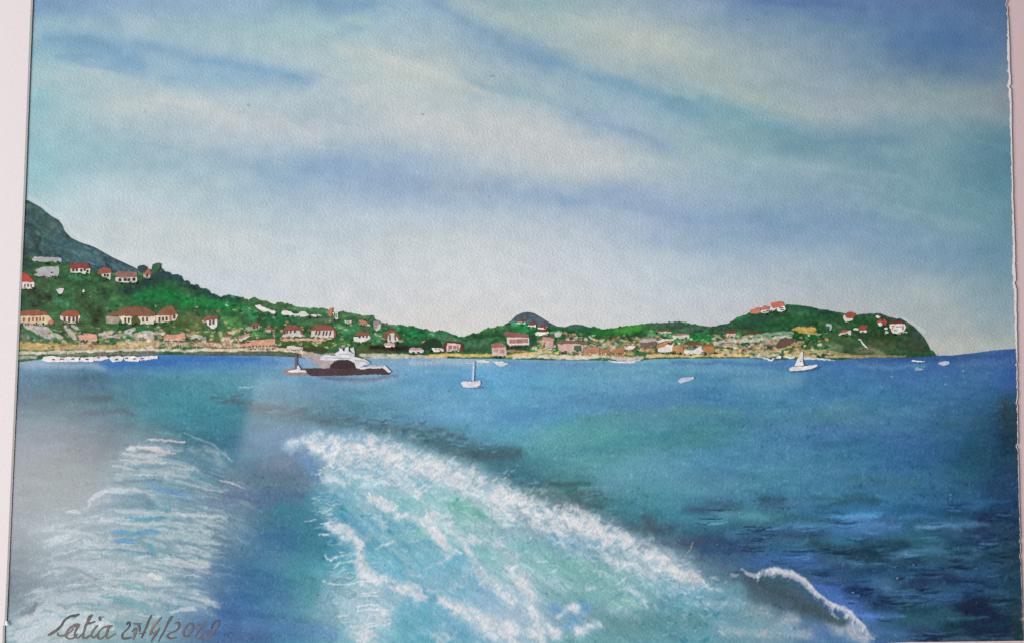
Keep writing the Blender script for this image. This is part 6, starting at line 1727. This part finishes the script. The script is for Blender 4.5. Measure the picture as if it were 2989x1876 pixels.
dab("bow_rail", c5((1536, 1080), (1640, 1056), (1800, 1048), (1868, 1112), (1846, 1124), (1790, 1080), (1660, 1078), (1560, 1092)), HULLW, y_, ZB + .00018)
dab("bridge", c5((1298, 936), (1340, 908), (1450, 912), (1504, 944), (1480, 972), (1320, 966)), HULLW, y_, ZB + .00022)
for p in ([(1342, 868), (1374, 882), (1390, 918), (1350, 920)], [(1404, 872), (1440, 862), (1438, 918), (1400, 920)], [(1454, 880), (1490, 868), (1504, 940), (1476, 920)]):
    dab("funnel", c5(*p), HULLW, y_, ZB + .00026)
for pts in ([(1200, 972), (1330, 976), (1460, 982)], [(1340, 940), (1400, 936), (1470, 946)], [(1500, 1000), (1580, 1008), (1630, 1026)], [(1560, 1062), (1680, 1064), (1790, 1062)]):
    ribbon("deck_line", c5(*pts), [1.0, 2.0, 1.0], (150, 146, 156), y_, ZB + .0003)
ribbon("waterline", c5((1180, 1178), (1320, 1200), (1460, 1186)), 2.2, (110, 128, 150), y_, ZB)
s_ = group_part("sailing_boat", painting, "small brown and white sailing boat behind the stern of the yacht")
dab("hull", c5((776, 1112), (800, 1096), (870, 1082), (1010, 1098), (1032, 1142), (1000, 1152), (860, 1150), (808, 1134)), (156, 122, 108), s_, ZB + .0001)
dab("deck", c5((826, 1106), (900, 1092), (1010, 1102), (1016, 1118), (900, 1120), (836, 1120)), (214, 208, 206), s_, ZB + .00016)
dab("sail", c5((896, 1098), (930, 1046), (962, 1096), (940, 1110)), (206, 206, 212), s_, ZB + .0002)
ribbon("mast", c5((912, 952), (910, 1010), (908, 1082)), [4.5, 6, 7], (112, 98, 100), s_, ZB + .00024)
s_ = group_part("sailing_boat", painting, "white sailing boat with a bare mast alone on the bay")
dab("reflection", c6((320, 962), (400, 950), (560, 958), (540, 972), (420, 976)), (86, 120, 166), s_, ZB)
dab("hull", c6((328, 916), (352, 898), (450, 904), (526, 892), (526, 938), (490, 960), (420, 966), (350, 960)), (206, 198, 206), s_, ZB + .0001)
ribbon("mast", c6((458, 706), (454, 800), (448, 892)), [4, 5.5, 6], (186, 198, 214), s_, ZB + .00014)
ribbon("crosstree", c6((384, 716), (430, 718), (462, 722)), 2.6, (184, 196, 212), s_, ZB + .00016)
s_ = group_part("sailing_boat", painting, "white sailing boat under sail in front of the headland")
dab("reflection", c7((1384, 806), (1460, 796), (1600, 776), (1720, 748), (1660, 786), (1500, 812)), (54, 92, 148), s_, ZB)
dab("hull", c7((1382, 776), (1410, 756), (1480, 752), (1600, 740), (1676, 732), (1650, 760), (1560, 784), (1480, 794), (1398, 800)), (224, 218, 224), s_, ZB + .0001)
dab("sail", c7((1436, 748), (1464, 690), (1492, 640), (1504, 606), (1518, 602), (1528, 622), (1522, 700), (1530, 744), (1480, 752)), (222, 216, 222), s_, ZB + .00016)
for x, y in ((1462, 752), (1490, 746), (1520, 748), (1550, 744), (1500, 700)):
    dab("porthole", c7((x - 8, y + 3), (x - 6, y - 5), (x + 8, y - 5), (x + 9, y + 4)), (84, 72, 84), s_, ZB + .0002, .4)
for pts, col, lab in ((c7((270, 896), (296, 868), (350, 860), (432, 858), (436, 876), (390, 892), (340, 908), (300, 922), (280, 914)), (172, 180, 198), "low white motor boat left of the sailing boat under sail"),
                      (c8((926, 792), (960, 774), (1000, 768), (1066, 770), (1064, 794), (1010, 816), (970, 808)), (176, 182, 204), "white boat off the tip of the headland"),
                      (c8((678, 840), (700, 830), (790, 854), (740, 870), (684, 870)), (128, 164, 188), "faint pale boat off the headland, nearer than the white one")):
    o = dab("small_boat", pts, col, painting, ZB)
    o['label'] = lab
# surf and wavelets at the water's edge
surf = group_part("shore_surf", painting, "white surf at the water's edge in front of the valley and headland")
for pts in (c7((1120, 664), (1160, 676), (1180, 696), (1216, 702), (1240, 672), (1220, 664), (1200, 684), (1170, 668)), c7((1240, 672), (1280, 640), (1310, 650), (1300, 674), (1270, 672)), c7((1340, 660), (1420, 648), (1450, 660), (1400, 676)),
            c7((1520, 668), (1600, 664), (1720, 672), (1850, 688), (1780, 690), (1640, 682), (1540, 684)), c6((1780, 690), (1900, 700), (2040, 700), (2150, 676), (2060, 716), (1980, 722), (1860, 712)),
            c6((480, 690), (560, 684), (640, 700), (600, 720), (500, 712)), c6((650, 700), (760, 704), (810, 730), (720, 756), (690, 736)), c8((640, 770), (660, 750), (720, 762), (800, 770), (720, 776))):
    dab("foam", pts, (206, 206, 214), surf, ZB - .00006, 1.4)

# ------------------------------------------------------------------ signature and date
sig = group_part("signature", painting, "brown brush signature and date at the bottom left")
INK = (112, 102, 102)
sA = lambda *p: [(130 + x / 8.922, 1770 + y / 8.922) for x, y in p]
sB = lambda *p: [(340 + x / 7.528, 1770 + y / 7.528) for x, y in p]
ZS = 0.00034
GR, BR, RS = (104, 96, 96), (128, 114, 110), (124, 96, 96)
for pts, w, col in (
        (sA((890, 195), (800, 225), (690, 235), (590, 290), (510, 360), (440, 480), (330, 590), (210, 670), (110, 730)), [7, 11, 8, 7, 6.5, 7.5, 9, 10, 8], [GR, (96, 90, 94), (112, 96, 96), BR]),
        (sA((345, 670), (345, 725), (420, 750), (520, 735), (610, 690), (700, 620), (750, 560)), [4, 5, 7, 7, 6, 5, 4], BR),
        (sA((890, 470), (820, 470), (720, 510), (630, 580), (570, 680), (560, 770), (620, 820), (720, 820), (800, 770), (850, 700)), [10, 12, 9, 7, 6, 6, 6, 6, 6, 4], BR),
        (sA((880, 490), (830, 580), (790, 670), (790, 770), (850, 800), (930, 750), (1000, 690)), [9, 8, 6, 6, 6, 5, 5], BR),
        (sA((1230, 215), (1170, 280), (1130, 380), (1070, 480), (1040, 600), (1000, 720), (1010, 800), (1090, 800), (1180, 740)), [8, 12, 9, 8, 7, 7, 7, 7, 6], [GR, BR, BR, GR]),
        (sA((1090, 450), (1180, 425), (1300, 385)), [5, 7, 6], GR),
        (sA((1380, 480), (1300, 570), (1230, 680), (1220, 760), (1280, 795), (1350, 740), (1400, 680)), [6, 7, 6, 6, 7, 6, 5], BR),
        (sA((1440, 275), (1450, 340)), [9, 6], (82, 92, 104)), (sA((1460, 270), (1540, 255)), [5, 3], (110, 124, 134)),
        (sA((1760, 490), (1650, 500), (1530, 540), (1440, 620), (1390, 720), (1400, 810), (1480, 820), (1560, 750)), [6, 7, 6, 6, 7, 7, 7, 5], BR),
        (sA((1740, 490), (1660, 560), (1630, 660), (1600, 760), (1640, 810), (1740, 760), (1850, 695)), [7, 9, 8, 7, 7, 6, 4], BR),
        (sB((230, 380), (255, 335), (295, 360), (270, 450), (190, 530), (130, 600), (140, 680), (220, 690), (320, 665)), [5, 7, 6, 5, 4.5, 6, 8, 8, 5], [(78, 88, 90), (84, 88, 90), (110, 100, 92), GR]),
        (sB((380, 360), (460, 375), (540, 365)), [5, 8, 4], (108, 112, 116)), (sB((470, 380), (505, 440), (510, 530)), [6, 7, 5], GR), (sB((345, 540), (400, 480), (430, 470)), [4, 6, 5], GR), (sB((430, 470), (420, 560), (390, 640), (370, 710)), [10, 9, 7, 4], (124, 114, 114)),
        (sB((760, 200), (710, 300), (660, 430), (600, 560), (555, 675)), [8, 7, 7, 6, 5], [(118, 100, 110), GR, GR, (84, 86, 92)]), (sB((500, 580), (580, 580), (650, 550)), [3, 4, 3], GR),
        (sB((990, 225), (900, 330), (820, 420), (760, 540), (740, 610)), [4, 7, 8, 8, 5], [(86, 90, 106), (166, 122, 110), (150, 118, 112), GR]), (sB((760, 560), (830, 580), (920, 490)), [6, 8, 5], (120, 112, 116)), (sB((940, 470), (880, 580), (820, 660), (765, 750)), [6, 7, 6, 4], [(116, 106, 116), GR]),
        (sB((1215, 215), (1160, 290), (1110, 400), (1040, 540), (970, 660), (920, 760)), [9, 9, 6, 5.5, 5, 4.5], [GR, (112, 100, 112), GR, (112, 112, 118)]),
        (sB((1290, 360), (1340, 335), (1380, 370), (1360, 470), (1260, 540), (1150, 590), (1120, 650), (1200, 690), (1310, 660)), [4, 6, 7, 6, 5, 5, 6, 6, 5], RS),
        (sB((1680, 380), (1600, 370), (1520, 450), (1470, 560), (1490, 640), (1560, 640), (1640, 540), (1690, 430), (1650, 370)), [6, 6, 7, 7, 6, 6, 6, 6, 5], (124, 102, 116)),
        (sB((1930, 345), (1860, 430), (1800, 530), (1740, 640)), [9, 8, 6, 5], [(118, 110, 130), (126, 112, 116), GR]), (sB((1770, 400), (1810, 390)), [3, 3], RS),
        (sB((2260, 290), (2170, 320), (2110, 400), (2090, 470)), [6, 6, 5, 5], (82, 90, 118)), (sB((2250, 300), (2230, 420), (2150, 520), (2090, 600), (2000, 690), (1920, 720), (1850, 680)), [7, 7, 7, 7, 7, 6, 5], (112, 104, 124)), (sB((2100, 560), (2010, 530), (1920, 560), (1850, 640), (1800, 700)), [5, 5, 6, 6, 4], (112, 104, 124))):
    ribbon("letter_stroke", pts, [k * .84 for k in w] if isinstance(w, list) else w, greyed(col, .4) * .94 if np.ndim(col) == 1 else np.array([greyed(q, .4) * .94 for q in col]), sig, ZS)
